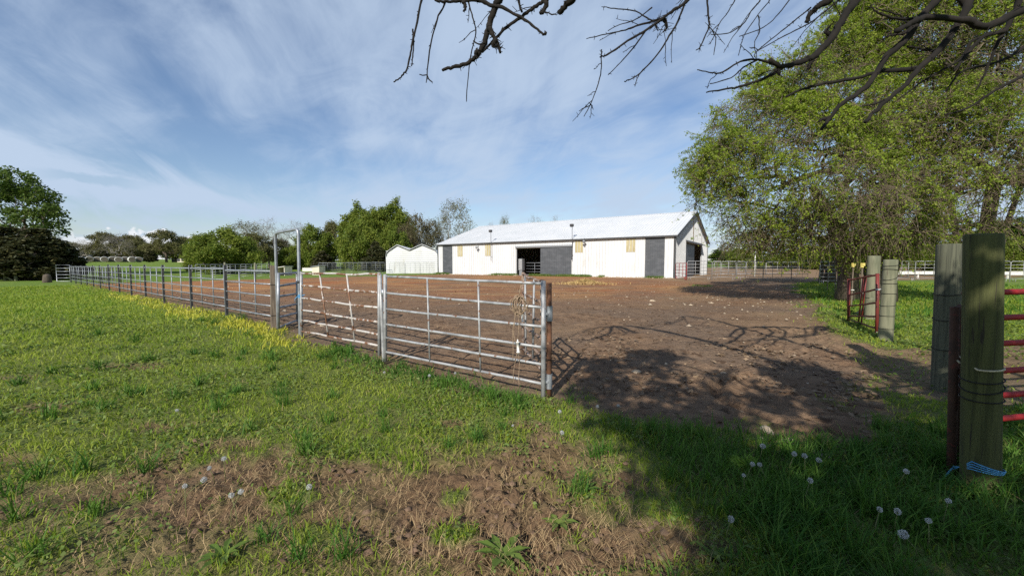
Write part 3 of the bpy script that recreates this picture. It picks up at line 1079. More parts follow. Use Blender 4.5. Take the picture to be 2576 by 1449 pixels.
def build_barn():
    t = thing('barn', 'long white metal barn with dark grey doors and a pale gable roof', 'barn', (BARN_N.x, BARN_N.y, B_Z), B_RZ)
    V3 = lambda x, y, z: Vector((x, y, z))
    TH = .06
    d0, d1 = fy(1437.5), fy(1301.0)          # whole sliding door opening, right to left
    open0 = fy(1360.5)
    dz = 3.15
    rd0, rd1 = fy(1670.6), fy(1622.0)        # full height dark door near the right corner
    ld0, ld1 = fy(1138.7), fy(1114.2)        # full height dark door near the left corner
    # front wall (outer face at x = 0, thickness inwards)
    m = MB()
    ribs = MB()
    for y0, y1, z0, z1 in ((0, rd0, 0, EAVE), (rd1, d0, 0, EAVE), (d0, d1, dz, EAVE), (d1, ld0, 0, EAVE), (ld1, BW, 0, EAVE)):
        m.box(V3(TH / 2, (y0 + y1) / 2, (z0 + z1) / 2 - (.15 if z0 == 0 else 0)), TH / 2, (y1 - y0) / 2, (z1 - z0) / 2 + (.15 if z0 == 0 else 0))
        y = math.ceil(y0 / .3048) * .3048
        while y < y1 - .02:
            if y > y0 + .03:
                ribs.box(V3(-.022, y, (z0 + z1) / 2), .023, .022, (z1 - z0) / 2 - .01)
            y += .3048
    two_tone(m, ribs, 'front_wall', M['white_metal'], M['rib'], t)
    # back wall and left gable
    m = MB()
    m.box(V3(BD - TH / 2, BW / 2, EAVE / 2 - .1), TH / 2, BW / 2, EAVE / 2 + .1)
    m.build('back_wall', M['white_metal'], t, local=True)
    roofz = lambda x: EAVE + (RIDGE - EAVE) * (1 - abs(x - BD / 2) / (BD / 2))
    m = MB()
    m.prism([V3(TH, BW - TH, -.2), V3(BD - TH, BW - TH, -.2), V3(BD - TH, BW - TH, EAVE), V3(BD / 2, BW - TH, RIDGE - .04), V3(TH, BW - TH, EAVE)], (0, TH - .003, 0))
    m.build('far_gable', M['white_metal'], t, local=True)
    # near gable with its door opening
    g0, g1, gm = gx(1723.5), gx(1762.0), gx(1747.0)
    gh = 3.55
    m = MB()
    m.prism([V3(TH, 0, -.2), V3(g0, 0, -.2), V3(g0, 0, roofz(g0) - .05), V3(TH, 0, EAVE)], (0, TH, 0))
    m.prism([V3(g1, 0, -.2), V3(BD - TH, 0, -.2), V3(BD - TH, 0, EAVE), V3(g1, 0, roofz(g1) - .05)], (0, TH, 0))
    top = [V3(g0, 0, gh), V3(g1, 0, gh), V3(g1, 0, roofz(g1) - .05)]
    if g0 < BD / 2 < g1:
        top.append(V3(BD / 2, 0, RIDGE - .05))
    top.append(V3(g0, 0, roofz(g0) - .05))
    m.prism(top, (0, TH, 0))
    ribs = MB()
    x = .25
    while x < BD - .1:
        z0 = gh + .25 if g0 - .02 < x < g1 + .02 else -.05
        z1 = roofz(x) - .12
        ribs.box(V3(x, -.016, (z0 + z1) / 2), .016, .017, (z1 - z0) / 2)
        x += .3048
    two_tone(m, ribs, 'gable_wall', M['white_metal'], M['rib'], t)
    # roof: two slopes with raised ribs and a lap line
    sl = math.hypot(BD / 2, RIDGE - EAVE)
    for s in (0, 1):
        e = V3(-.22, 0, EAVE - .075 + .02) if s == 0 else V3(BD + .22, 0, EAVE - .075 + .02)
        r = V3(BD / 2, 0, RIDGE + .02)
        up = (r - e).normalized()
        nrm = V3(-up.z, 0, up.x) if s == 0 else V3(up.z, 0, -up.x)
        m = MB()
        m.prism([e, r, r + nrm * .05, e + nrm * .05], (0, 0, 0))
        m.v, m.f = [], []
        a0, a1 = -.22, BW + .2
        m.prism([e + V3(0, a0, 0), r + V3(0, a0, 0), r + nrm * .05 + V3(0, a0, 0), e + nrm * .05 + V3(0, a0, 0)], (0, a1 - a0, 0))
        y = a0 + .1
        L = (r - e).length
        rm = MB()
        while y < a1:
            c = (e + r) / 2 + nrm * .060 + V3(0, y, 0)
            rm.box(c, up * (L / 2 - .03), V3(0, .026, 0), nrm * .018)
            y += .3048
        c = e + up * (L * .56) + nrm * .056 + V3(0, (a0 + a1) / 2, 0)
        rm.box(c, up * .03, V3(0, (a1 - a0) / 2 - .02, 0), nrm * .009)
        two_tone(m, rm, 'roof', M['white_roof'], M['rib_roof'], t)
    m = MB()
    m.prism([V3(BD / 2 - .2, -.2, RIDGE + .035), V3(BD / 2, -.2, RIDGE + .105), V3(BD / 2 + .2, -.2, RIDGE + .035)], (0, BW + .38, 0))
    m.build('ridge_cap', M['white_roof'], t, local=True)
    # dark trim: eave, corners, rakes
    m = MB()
    m.box(V3(-.24, BW / 2, EAVE - .10), .014, BW / 2 + .21, .075)
    m.build('eave_trim', M['trim'], t, local=True)
    m = MB()
    m.box(V3(.04, -.022, EAVE / 2 - .06), .075, .02, EAVE / 2 - .02)
    m.box(V3(-.022, .045, EAVE / 2 - .06), .02, .09, EAVE / 2 - .02)
    m.build('corner_trim', M['trim'], t, local=True)
    m = MB()
    m.box(V3(-.022, BW - .05, EAVE / 2 - .06), .02, .06, EAVE / 2 - .02)
    m.build('corner_trim', M['trim'], t, local=True)
    m = MB()
    m.box(V3(BD - .03, -.022, EAVE / 2 - .06), .05, .02, EAVE / 2 - .02)
    m.build('corner_trim', M['trim'], t, local=True)
    for s in (0, 1):
        e = V3(-.22, -.25, EAVE - .10) if s == 0 else V3(BD + .22, -.25, EAVE - .10)
        r = V3(BD / 2, -.25, RIDGE - .02)
        MB().bar(e, r, .05, .17).build('rake_trim', M['trim'], t, local=True)
    # ribbed dark doors
    def ribbed(y0, y1, z0, z1, x, name, n=6):
        mm = MB()
        mm.box(V3(x, (y0 + y1) / 2, (z0 + z1) / 2), .02, (y1 - y0) / 2, (z1 - z0) / 2)
        k = max(2, round((y1 - y0) / .2286))
        for i in range(k + 1):
            yy = y0 + .03 + (y1 - y0 - .06) * i / k
            mm.box(V3(x - .027, yy, (z0 + z1) / 2), .012, .02, (z1 - z0) / 2 - .01)
        return mm.build(name, M['charcoal'], t, local=True)
    ribbed(rd0 + .01, rd1 - .01, .02, EAVE - .17, .02, 'tall_door')
    ribbed(ld0 + .01, ld1 - .01, .02, EAVE - .17, .02, 'tall_door')
    ribbed(d0 - .02, open0, .05, dz + .06, -.085, 'sliding_door')
    MB().box(V3(-.10, (d0 + d1) / 2, dz + .16), .10, (d1 - d0) / 2 + .15, .095).build('door_track', M['grey_metal'], t, local=True)
    m = MB()
    m.box(V3(-.012, d1 + .03, dz / 2), .016, .06, dz / 2)
    m.build('door_jamb', M['trim'], t, local=True)
    # gable door: dark leaf, track hood
    m = MB()
    m.box(V3((g0 + gm) / 2, .10, gh / 2), (gm - g0) / 2, .02, gh / 2 - .02)
    m.build('gable_door', M['charcoal'], t, local=True)
    m = MB()
    m.prism([V3(g0 - .15, -.02, gh + .22), V3(g0 - .15, -.36, gh + .02), V3(g0 - .15, -.36, gh - .04), V3(g0 - .15, -.02, gh + .12)], (g1 - g0 + .4, 0, 0))
    m.build('door_hood', M['trim'], t, local=True)
    for g in (g0, g1):
        MB().box(V3(g, -.02, gh / 2), .05, .016, gh / 2).build('door_jamb', M['trim'], t, local=True)
    for u in (1741, 1762.3):
        xx = gx(u)
        MB().box(V3(xx, -.03, (gh + .25 + roofz(xx) - .2) / 2), .13, .012, (roofz(xx) - .2 - gh - .25) / 2).build('board_strip', M['brown_strip'], t, local=True)
    # yellowed panels
    for u0, u1, v0, v1 in ((1152, 1165, 616, 645.5), (1221.5, 1235.5, 613, 644), (1447, 1466, 601.5, 635.5), (1574, 1597, 596, 634)):
        ya, yb = fy(u1), fy(u0)
        zt, zb = min(fz((u0 + u1) / 2, v0), EAVE - .2), fz((u0 + u1) / 2, v1)
        mm = MB().box(V3(-.022, (ya + yb) / 2, (zt + zb) / 2), .006, (yb - ya) / 2, (zt - zb) / 2)
        for i in range(5):
            mm.box(V3(-.031, ya + (yb - ya) * (i + .5) / 5, (zt + zb) / 2), .005, .03, (zt - zb) / 2 - .01)
        mm.build('window', M['fibreglass'], t, local=True)
    # barn lamps on the wall
    for u, v in ((1205, 624), (1472, 610)):
        y, z = fy(u), fz(u, v)
        o = MB().tube([(-.02, y, z + .1), (-.16, y, z + .36), (-.36, y, z + .40), (-.42, y, z + .18)], .022, 6).build('wall_lamp', M['grey_metal'], t, True, True)
        MB().lathe((-.42, y, z + .18), [(.05, 0.02), (.10, -.02), (.22, -.16), (.215, -.17), (.09, -.06)], 12).build('lamp_shade', M['grey_metal'], o, True, True)
        MB().lathe((-.42, y, z + .02), [(.07, .05), (.085, -.08), (.07, -.2), (.03, -.26)], 10).build('lamp_glass', M['glass_lamp'], o, True, True)
    # flood lights on thin poles
    for u, v0, v1 in ((1239, 583, 657), (1441.5, 569, 654)):
        y = fy(u)
        zt, zb = fz(u, v0), fz(u, v1)
        o = MB().tube([(-.30, y, zb + .02), (-.30, y, zt)], .028, 7).tube([(-.30, y, zb + .5), (-.01, y, zb + .5)], .018, 6).tube([(-.30, y, EAVE - .35), (-.01, y, EAVE - .35)], .018, 6).build('lamp_pole', M['trim'], t, True, True)
        MB().box(V3(-.34, y + .03, zt + .06), .15, .16, .13).box(V3(-.36, y + .03, zt - .09), .11, .13, .02).build('flood_light', M['dark_steel'], o, local=True)
    # inside: earth floor, back partition, a pale notice board
    m = MB()
    m.box(V3(BD / 2, BW / 2, -.12), BD / 2 - .08, BW / 2 - .08, .1)
    m.build('barn_floor', M['inside'], t, local=True)
    MB().box(V3(7.5, (d0 + d1) / 2, 1.9), .04, 5.2, 1.9).build('stall_partition', M['inside'], t, local=True)
    MB().box(V3(7.43, open0 + .05, 2.55), .015, .22, .16).build('notice_board', M['fibreglass'], t, local=True)
    # gate across the open doorway
    w = lambda x, y, z: Vector((BARN_N.x, BARN_N.y, B_Z)) + _b * x + _a * y + Vector((0, 0, z))
    g = thing('metal_gate', 'dark pipe gate inside the open main door of the barn', 'gate', w(1.3, open0, 0), B_RZ)
    MB().tube([w(1.3, open0 - .6, .1), w(1.3, open0 - .6, 1.5), w(1.3, d1 - .25, 1.5), w(1.3, d1 - .25, .1), w(1.3, open0 - .6, .1)], .03, 6).build('frame', M['galv_far'], g, True)
    for z in (.45, .8, 1.15):
        MB().tube([w(1.3, open0 - .6, z), w(1.3, d1 - .25, z)], .024, 6).build('rail', M['galv_far'], g, True)
    MB().tube([w(1.3, (open0 + d1) / 2, .1), w(1.3, (open0 + d1) / 2, 1.5)], .024, 6).build('upright', M['galv_far'], g, True)
    c = thing('cabinet', 'grey upright box standing just inside the left of the open barn door', 'cabinet', w(.42, d1 - .33, 0), B_RZ)
    zc0, zc1 = fz(1307, 680), fz(1307, 651)
    zm, zh = (zc0 + zc1) / 2, (zc1 - zc0) / 2
    MB().box(w(.42, d1 - .33, zm), _b * .25, _a * .26, Vector((0, 0, zh))).box(w(.42, d1 - .33, (zm - zh) / 2), _b * .2, _a * .2, Vector((0, 0, (zm - zh) / 2))).build('body', M['grey_metal'], c)
    MB().box(w(.155, d1 - .33, zm), _b * .012, _a * .22, Vector((0, 0, zh - .06))).build('door', M['galv_white'], c)
    return t


build_barn()


# ------------------------------------------------------------------ double white shed left of the barn
def build_shed():
    A = at(971.5, 689, 57.5)
    B = at(1101, 689, 58.2)
    A.z = B.z = h1(A.x, A.y) - .05
    d = (B - A)
    W = d.length
    d.normalize()
    n = Vector((-d.y, d.x, 0))
    prof = [(0, 0), (0, 2.55), (.015, 3.0), (.05, 3.3), (.22, 4.15), (.455, 3.45), (.70, 4.25), (.95, 3.5), (.985, 3.15), (1, 2.7), (1, 0)]
    t = thing('shed', 'low white double carport shed with horizontal siding and twin roof peaks', 'shed', A, math.atan2(d.y, d.x))
    P = lambda x, z, k=0.0: A + d * (x * W) + Vector((0, 0, z)) + n * k
    m = MB()
    m.prism([P(x, z) for x, z in prof], n * .06)
    z = .3
    while z < 3.4:
        a = 0.004
        m.box(P(.5, z, -.020), d * (W / 2 - .02), n * .020, Vector((0, 0, .028)))
        z += .3
    m.build('front_wall', M['white_metal'], t)
    MB().box(P(0.004, 1.3, 5.5), d * .03, n * 5.4, Vector((0, 0, 1.3))).build('side_wall', M['white_metal'], t)
    MB().box(P(.996, 1.3, 5.5), d * .03, n * 5.4, Vector((0, 0, 1.3))).build('side_wall', M['white_metal'], t)
    MB().prism([P(x, z, 10.9) for x, z in prof], n * .06).build('back_wall', M['white_metal'], t)
    rp = prof[1:-1]
    for lo, hi in ((0, 5), (5, 9)):
        m = MB()
        seg = rp[lo:hi] if lo == 0 else rp[lo - 1:hi]
        for (x0, z0), (x1, z1) in zip(seg, seg[1:]):
            m.prism([P(x0, z0 + .02, -.22), P(x1, z1 + .02, -.22), P(x1, z1 + .08, -.22), P(x0, z0 + .08, -.22)], n * 11.3)
        m.build('roof', M['white_roof'], t)
    m = MB()
    for (x0, z0), (x1, z1) in zip(rp[1:-1], rp[2:-1]):
        m.bar(P(x0, z0 - .06, -.08), P(x1, z1 - .06, -.08), .05, .11)
    m.build('gable_trim', M['trim'], t)


build_shed()


# ------------------------------------------------------------------ pipe panels and gates
def pipe_panel(name, label, cat, A, B, vA, vB, ups, m_rail, m_stile, r=.02, rs=.03, group=None, low=None, wob=.004, sd=0, m_up=None):
    """gate between two upright ends; A, B = (u, Y) of the ends, vA, vB = picture rows of its rails there;
       ups = list of (u_top, u_bottom)"""
    rr = random.Random(sd)
    pa = [at(A[0], v, A[1]) for v in vA]
    pb = [at(B[0], v, B[1]) for v in vB]
    t = thing(name, label, cat, (pa[0].x, pa[0].y, h1(pa[0].x, pa[0].y)), 0, group)
    for i, (p, q) in enumerate(zip(pa, pb)):
        n = 8
        pts = [p + (q - p) * (k / n) + Vector((0, 0, rr.uniform(-wob, wob) * (0 < k < n))) for k in range(n + 1)]
        MB().tube(pts, r, 8).build('rail', m_rail, t, True)
    lowA, lowB = low or (0.0, 0.0)
    for P, lw in ((pa, lowA), (pb, lowB)):
        top, bot = P[0], P[-1]
        MB().tube([top + Vector((0, 0, .035)), (top + bot) / 2, bot - Vector((0, 0, .04 + lw))], rs, 10).build('stile', m_stile, t, True)
    # uprights: where a line of sight crosses the gate plane
    d = pb[0] - pa[0]
    for ut, ub in ups:
        e = []
        for u, row in ((ut, 0), (ub, -1)):
            k = K(u)
            P0, P1 = pa[row], pb[row]
            s = (k * P0.y - P0.x) / ((P1.x - P0.x) - k * (P1.y - P0.y))
            e.append(P0 + (P1 - P0) * s)
        nrm = Vector((d.y, -d.x, 0)).normalized()
        if nrm.y > 0:
            nrm = -nrm
        MB().tube([e[0] + nrm * r * .6, e[1] + nrm * r * .6], r * .8, 7).build('upright', m_up or m_rail, t, True)
    return t


pipe_panel('metal_gate', 'closest worn silver pipe gate with six rails ending at the corner post', 'gate', (1367, 4.70), (969, 6.30),
           [714, 774, 822, 874, 917, 966], [695.6, 737, 777, 815.6, 849, 885], [(1076, 1080), (1204, 1209)], M['galv_white'], M['galv_white'], .0175, .029, low=(.24, .12), sd=1)
pipe_panel('metal_gate', 'rust streaked pipe panel with leaning uprights beside the tall walk through frame', 'gate', (954, 6.52), (758, 8.20),
           [691, 736, 774, 810, 842, 870], [688, 719, 750, 780, 806, 833], [(874, 890), (806, 823)], M['galv_rust'], M['galv_white'], .019, .028, low=(.12, .12), wob=.012, sd=2)
pipe_panel('metal_gate', 'short rusty brown gate swung open behind the corner post', 'gate', (1364, 4.92), (1316, 6.25),
           [711, 764, 814, 857, 896, 930], [691, 736, 778, 820, 848, 878], [(1346, 1343), (1323, 1325)], M['rust_pale'], M['rust_pale'], .0195, .027, low=(0, .05), wob=.018, sd=3, m_up=M['galv_white'])


def corner_post():
    p = at(1381, 1005, 4.74)
    t = thing('gate_post', 'rusty brown pole with silver hinges at the corner of the pipe gates', 'post', (p.x, p.y, h1(p.x, p.y)))
    x, y = p.x, p.y
    MB().tube([(x, y, -.1), (x - .002, y, .7), (x - .006, y, 1.385)], .032, 12).build('shaft', M['rust'], t, True)
    for z in (1.02, .20):
        m = MB().tube([(x, y, z - .09), (x, y, z + .09)], .039, 10)
        m.tube([(x - .05, y - .01, z - .05), (x - .05, y - .01, z + .05)], .017, 8)
        m.bar((x - .09, y - .015, z), (x - .01, y - .02, z), .05, .028)
        m.build('hinge', M['galv'], t)
    MB().tube([(x + .05 * math.cos(a) - .03 + .055 * math.cos(a), y + .055 * math.sin(a), .47 + .008 * math.sin(3 * a)) for a in [i * math.pi / 8 for i in range(17)]], .005, 5).build('wire', M['wire'], t, True)


corner_post()
# leaning second pole beside the near gate's left stile
p = at(965, 893, 6.42)
q = at(956, 689, 6.42)
t = thing('fence_post', 'leaning silver pipe post paired with the left end of the closest gate', 'post', (p.x, p.y, h1(p.x, p.y)))
MB().tube([p - Vector((0, 0, .2)), p, (p + q) / 2, q], .028, 10).build('shaft', M['galv_white'], t, True)
MB().tube([at(963, 728, 6.36), at(964.5, 745, 6.36)], .032, 8).build('hinge_sleeve', M['galv'], t, True)


def walk_gate():
    Lr = [689.7, 720, 746, 774, 798.5, 824]
    Rr = [686.7, 712, 739, 765, 787, 805.6]
    pa = [at(700.5, v, 8.95) for v in Lr]
    pb = [at(747.5, v, 10.0) for v in Rr]
    t = thing('walk_gate', 'narrow grey six rung gate standing open beneath the tall hoop frame', 'gate', (pa[0].x, pa[0].y, h1(pa[0].x, pa[0].y)))
    for a, b in zip(pa, pb):
        MB().tube([a, b], .026, 8).build('rail', M['galv_far'], t, True)
    for P in (pa, pb):
        MB().tube([P[0] + Vector((0, 0, .03)), P[-1] - Vector((0, 0, .03))], .03, 8).build('stile', M['galv'], t, True)
    f0, f1 = at(700, 830, 9.05), at(755, 842, 8.34)
    t0, t1 = at(692.5, 600, 9.05), at(750.5, 590, 8.34)
    c = .11
    d = (t1 - t0).normalized()
    up = Vector((0, 0, 1))
    pts = [f0 - up * .2, f0, (f0 + t0) / 2, t0, t0 + up * c * .6 + d * c * .12, t0 + up * c * .93 + d * c * .45, t0 + up * c * 1.05 + d * c]
    pts += [t1 + up * c * 1.05 - d * c, t1 + up * c * .93 - d * c * .45, t1 + up * c * .6 - d * c * .12, t1, (f1 + t1) / 2, f1, f1 - up * .2]
    h = thing('hoop_gateway', 'tall grey steel hoop frame rising above the walk through gate', 'gate frame', (f0.x, f0.y, h1(f0.x, f0.y)))
    MB().tube(pts, .031, 10).build('hoop', M['galv'], h, True)
    MB().tube([at(752.3, 706, 8.34), at(752.6, 712, 8.34)], .045, 8).build('collar', M['dark_steel'], h, True)
    tw = thing('baling_twine', 'bright blue twine knotted round the post right of the walk gate', 'twine', at(756, 745, 8.2))
    m = MB()
    ctr = at(756.3, 745, 8.22)
    for j in range(4):
        m.tube([ctr + Vector((.048 * math.cos(a), .048 * math.sin(a), .014 * (j - 1.5) + .008 * math.sin(a + j))) for a in [i * math.pi / 7 for i in range(15)]], .006, 5)
    m.tube([ctr + Vector((-.04, -.04, 0)), ctr + Vector((-.10, -.03, -.05)), ctr + Vector((-.12, 0, -.12))], .006, 5)
    m.tube([ctr + Vector((.04, -.04, .01)), ctr + Vector((.12, -.05, .035))], .005, 5)
    m.build('knot', M['twine'], tw, True)


walk_gate()


def timber_post():
    b = at(690.5, 826, 9.36)
    z0 = h1(b.x, b.y)
    t = thing('timber_post', 'square weathered timber post left of the walk through gate', 'post', (b.x, b.y, z0))
    top = at(688.5, 668, 9.36)
    d = (top - Vector((b.x, b.y, z0 - .2)))
    L = d.length
    d.normalize()
    s = Vector((.8, .6, 0))
    s = (s - d * s.dot(d)).normalized()
    u2 = d.cross(s)
    m = MB().box(top - d * (L / 2), d * (L / 2), s * .073, u2 * .073)
    m.build('shaft', M['timber'], t)
    for z in (1.02, .30):
        c = top - d * (top.z - z - z0)
        MB().tube([c + s * .08 * sx + u2 * .08 * sy for sx, sy in ((-1, -1), (1, -1), (1, 1), (-1, 1), (-1, -1))], .005, 5).build('wire', M['wire'], t, True)


timber_post()

# the long row of pipe panels running off to the left
U_POSTS = [566, 478.5, 409.5, 364, 328.5, 298.5, 273, 251, 234, 218, 203, 190, 178]


def fence_xy(u):
    k = K(u)
    Y0 = 5.09
    x = k * Y0 / (1 + .763 * k)
    return x, Y0 - .763 * x


def left_fence():
    L0 = 3.0
    names = ['first', 'second', 'third', 'fourth', 'fifth', 'sixth', 'seventh', 'eighth', 'ninth', 'tenth', 'eleventh', 'twelfth', 'thirteenth']
    tl = 'long left fence line'
    t = thing('pipe_fence', 'x', 'pipe fence', (0, 0, 0), 0, 'pipe panels of the left fence line')
    m = MB().tube([(0.03, 0, .17), (0.03, 0, 1.27), (L0 - .03, 0, 1.27), (L0 - .03, 0, .17)], .024, 8)
    m.build('frame', M['galv'], t, True, True)
    for z in (.20, .44, .68, .96):
        MB().tube([(.03, 0, z), (L0 * .35, 0, z - .006), (L0 * .7, 0, z + .003), (L0 - .03, 0, z)], .0185, 7).build('rail', M['galv'], t, True, True)
    for x in (L0 / 3, 2 * L0 / 3):
        MB().tube([(x, -.012, .12), (x, -.012, 1.26)], .016, 6).build('upright', M['galv_far'], t, True, True)
    po = thing('fence_post', 'x', 'post', (0, 0, 0), 0, 'steel posts of the left fence line')
    m = MB().box(Vector((-.035, 0, .62)), .03, .03, .76)
    m.build('shaft', M['dark_steel'], po, local=True)
    MB().tube([(.045, -.01, -.1), (.045, -.01, 1.37)], .036, 8).build('pipe', M['galv'], po, True, True)
    MB().box(Vector((-.035, -.012, 1.27)), .028, .036, .11).build('cap', M['plastic'], po, local=True)
    pts = [(-5.70, 9.44)] + [fence_xy(u) for u in U_POSTS]
    first = True
    for i in range(len(pts) - 1):
        (x0, y0), (x1, y1) = pts[i], pts[i + 1]
        L = math.hypot(x1 - x0, y1 - y0)
        rz = math.atan2(y1 - y0, x1 - x0)
        z = (h1(x0, y0) + h1(x1, y1)) / 2 + (.05 if i in (0,) else .08 if i < 7 else .05)
        lab = f'silver pipe panel, {names[i]} along the left fence line from the timber post'
        if first:
            t.location, t.rotation_euler, t.scale = (x0, y0, z), (0, 0, rz), (L / L0, 1, 1)
            t['label'] = lab
        else:
            dup(t, (x0, y0, z), rz, (L / L0, 1, 1), lab)
        lab = f'dark and silver steel post, {names[i]} along the left fence line from the timber post'
        zz = h1(x1, y1) + (.08 if i < 7 else .02)
        if first:
            po.location, po.rotation_euler = (x1, y1, zz), (0, 0, rz)
            po['label'] = lab
        else:
            dup(po, (x1, y1, zz), rz, (1, 1, 1), lab)
        first = False
    # the end: a ladder gate across and a dark mesh feeder panel
    x0, y0 = pts[-1]
    t2 = thing('metal_gate', 'small ladder gate closing the far left end of the pipe fence', 'gate', (x0 - .3, y0 + .2, h1(x0, y0)))
    P = lambda s, z: Vector((x0 - .2 - 1.25 * s, y0 + .15 + .1 * s, h1(x0, y0) + z))
    MB().tube([P(0, .1), P(0, 1.45), P(1, 1.45), P(1, .1), P(0, .1)], .03, 6).build('frame', M['galv'], t2, True)
    for z in (.38, .65, .92, 1.18):
        MB().tube([P(0, z), P(1, z)], .024, 6).build('rail', M['galv'], t2, True)
    x0, y0 = fence_xy(193)
    x0, y0 = x0 + .9, y0 + 1.0
    t3 = thing('wire_rack', 'dark mesh hay rack inside the far left end of the fence', 'hay rack', (x0, y0, h1(x0, y0)))
    z0 = h1(x0, y0)
    MB().tube([(x0, y0, z0), (x0, y0, z0 + 1.3), (x0 + 1.3, y0 + .2, z0 + 1.3), (x0 + 1.3, y0 + .2, z0)], .035, 6).build('frame', M['dark_steel'], t3, True)
    m = MB()
    for i in range(1, 7):
        m.tube([(x0 + 1.3 * i / 7, y0 + .03 * i, z0 + .2), (x0 + 1.3 * i / 7, y0 + .03 * i, z0 + 1.3)], .018, 5)
    for j in range(6):
        m.tube([(x0, y0, z0 + .2 + .2 * j), (x0 + 1.3, y0 + .2, z0 + .2 + .2 * j)], .018, 5)
    m.build('mesh_panel', M['dark_steel'], t3)


left_fence()


def hanging_rope():
    Y = 4.86
    t = thing('rope', 'tangled rope with a white plastic handle hung on the closest gate', 'rope', at(1303, 800, Y))
    r = random.Random(3)
    m = MB()
    c = at(1303, 768, Y)
    for j in range(9):
        a0 = r.uniform(0, 6)
        rx, rz = r.uniform(.03, .085), r.uniform(.05, .13)
        m.tube([c + Vector((rx * math.cos(a + a0) + r.uniform(-.01, .01) + .012 * (j - 3), -.012 * j + .03, rz * math.sin(a + a0) * 1.1)) for a in [i * math.pi / 8 for i in range(17)]], .0055, 5)
    m.tube([at(1317, 695, Y + .05), at(1308, 730, Y), at(1304, 760, Y - .02)], .006, 5)
    for pth in ([(1298, 775), (1294, 810), (1292, 840), (1297, 862)], [(1303, 780), (1306, 815), (1304, 840), (1302, 858)],
                [(1302, 885), (1296, 910), (1291, 940), (1293, 966)], [(1303, 886), (1307, 915), (1305, 945), (1306, 975)],
                [(1298, 775), (1326, 784), (1331, 760), (1318, 750)], [(1298, 785), (1290, 830), (1291, 880), (1290, 905)],
                [(1310, 785), (1322, 792), (1334, 780)]):
        q = [at(u, v, Y - .02) for u, v in pth]
        f = []
        for i in range(len(q) - 1):
            f += [q[i] + (q[i + 1] - q[i]) * k / 4 + Vector((0, .004 * math.sin(3 * k), 0)) for k in range(4)]
        m.tube(f + [q[-1]], .0045, 5)
    m.build('cord', M['rope'], t, True)
    p = at(1303, 874, Y - .02)
    ax = Vector((-.05, 0, 1)).normalized()
    MB().lathe(p, [(.008, .10), (.010, .072), (.024, .070), (.024, .060), (.017, .058), (.017, -.05), (.024, -.052), (.024, -.064), (.010, -.066), (.006, -.09)], 10, ax).build('handle', M['plastic'], t, True)
    p = at(1314, 793, Y + .2)
    MB().lathe(p, [(.02, .07), (.02, .055), (.013, .05), (.013, -.08), (.019, -.085)], 8, ax).build('handle', M['plastic'], t, True)


hanging_rope()


# ------------------------------------------------------------------ the gateway on the right
def round_post(name, label, u, Y, v_top, r, mat, lean=(0, 0), wires=(), n=28, sd=0):
    p = at(u, v_top, Y)
    z0 = h1(p.x, p.y)
    t = thing(name, label, 'post', (p.x, p.y, z0))
    rr = random.Random(sd)
    rows = [z0 - .3 + (p.z - z0 + .3) * i / 10 for i in range(11)]
    m = MB()
    off = [rr.uniform(-.02, .02) for _ in range(n)]
    for i, z in enumerate(rows):
        k = (z - z0) / (p.z - z0)
        cx, cy = p.x + lean[0] * (1 - k), p.y + lean[1] * (1 - k)
        for j in range(n):
            a = 2 * math.pi * j / n
            q = r * (1.04 - .05 * k) * (1 + off[j] + .012 * math.sin(3 * a + 2 * k))
            m.v.append(Vector((cx + q * math.cos(a), cy + q * math.sin(a), z)))
    # worn top edge
    for kk, dz in ((.93, .012), (.5, .016)):
        for j in range(n):
            a = 2 * math.pi * j / n
            m.v.append(Vector((p.x + r * kk * math.cos(a), p.y + r * kk * math.sin(a), p.z + dz + rr.uniform(-.002, .002))))
    for i in range(len(rows) + 1):
        for j in range(n):
            m.f.append((i * n + j, i * n + (j + 1) % n, (i + 1) * n + (j + 1) % n, (i + 1) * n + j))
    e = (len(rows) + 1) * n
    m.f.append(tuple(e + j for j in range(n)))
    m.build('shaft', mat, t, True)
    for z, tilt in wires:
        k = (z) / (p.z - z0)
        cx, cy = p.x + lean[0] * (1 - k), p.y + lean[1] * (1 - k)
        MB().tube([(cx + (r * 1.05 + .003) * math.cos(a), cy + (r * 1.05 + .003) * math.sin(a), z0 + z + tilt * math.cos(a - .4)) for a in [i * math.pi / 14 for i in range(29)]], .0045, 5, False).build('wire', M['wire'], t, True)
    return p, z0, t


PB = round_post('wooden_post', 'thick mossy round wooden post standing closest on the right', 2474, 2.78, 594, .098, M['post_moss'], (.10, 0), [(.80, .02), (.74, .035), (.66, .012)], 36, 1)
round_post('wooden_post', 'shaded grey round post just behind the thick mossy post', 2388, 5.0, 617, .118, M['post_grey'], (.05, 0), [(1.24, .02), (.93, .03), (.55, .02)], 28, 2)
round_post('wooden_post', 'sunlit round gate post wound with many dark wire turns', 2241, 8.0, 655, .115, M['post'], (-.02, 0), [(1.52, .02), (1.42, -.02), (1.28, .06), (1.15, 0), (.95, 0), (.72, .02), (.5, 0), (.24, 0)], 24, 3)
round_post('wooden_post', 'pale weathered round post behind the swung red gate', 2199, 10.6, 645, .135, M['post'], (0, 0), [(1.2, .0), (.6, .01)], 24, 4)

# brace running down from the pale post
p0, p1 = at(2196, 752, 10.45), at(2150, 815, 11.6)
t = thing('brace_pole', 'peeled pole brace slanting down to the ground behind the red gate', 'pole', (p1.x, p1.y, h1(p1.x, p1.y)))
MB().tube([p0, (p0 + p1) / 2, at(2143, 797, 12.2)], [.07, .075, .08], 12).build('shaft', M['post'], t, True)

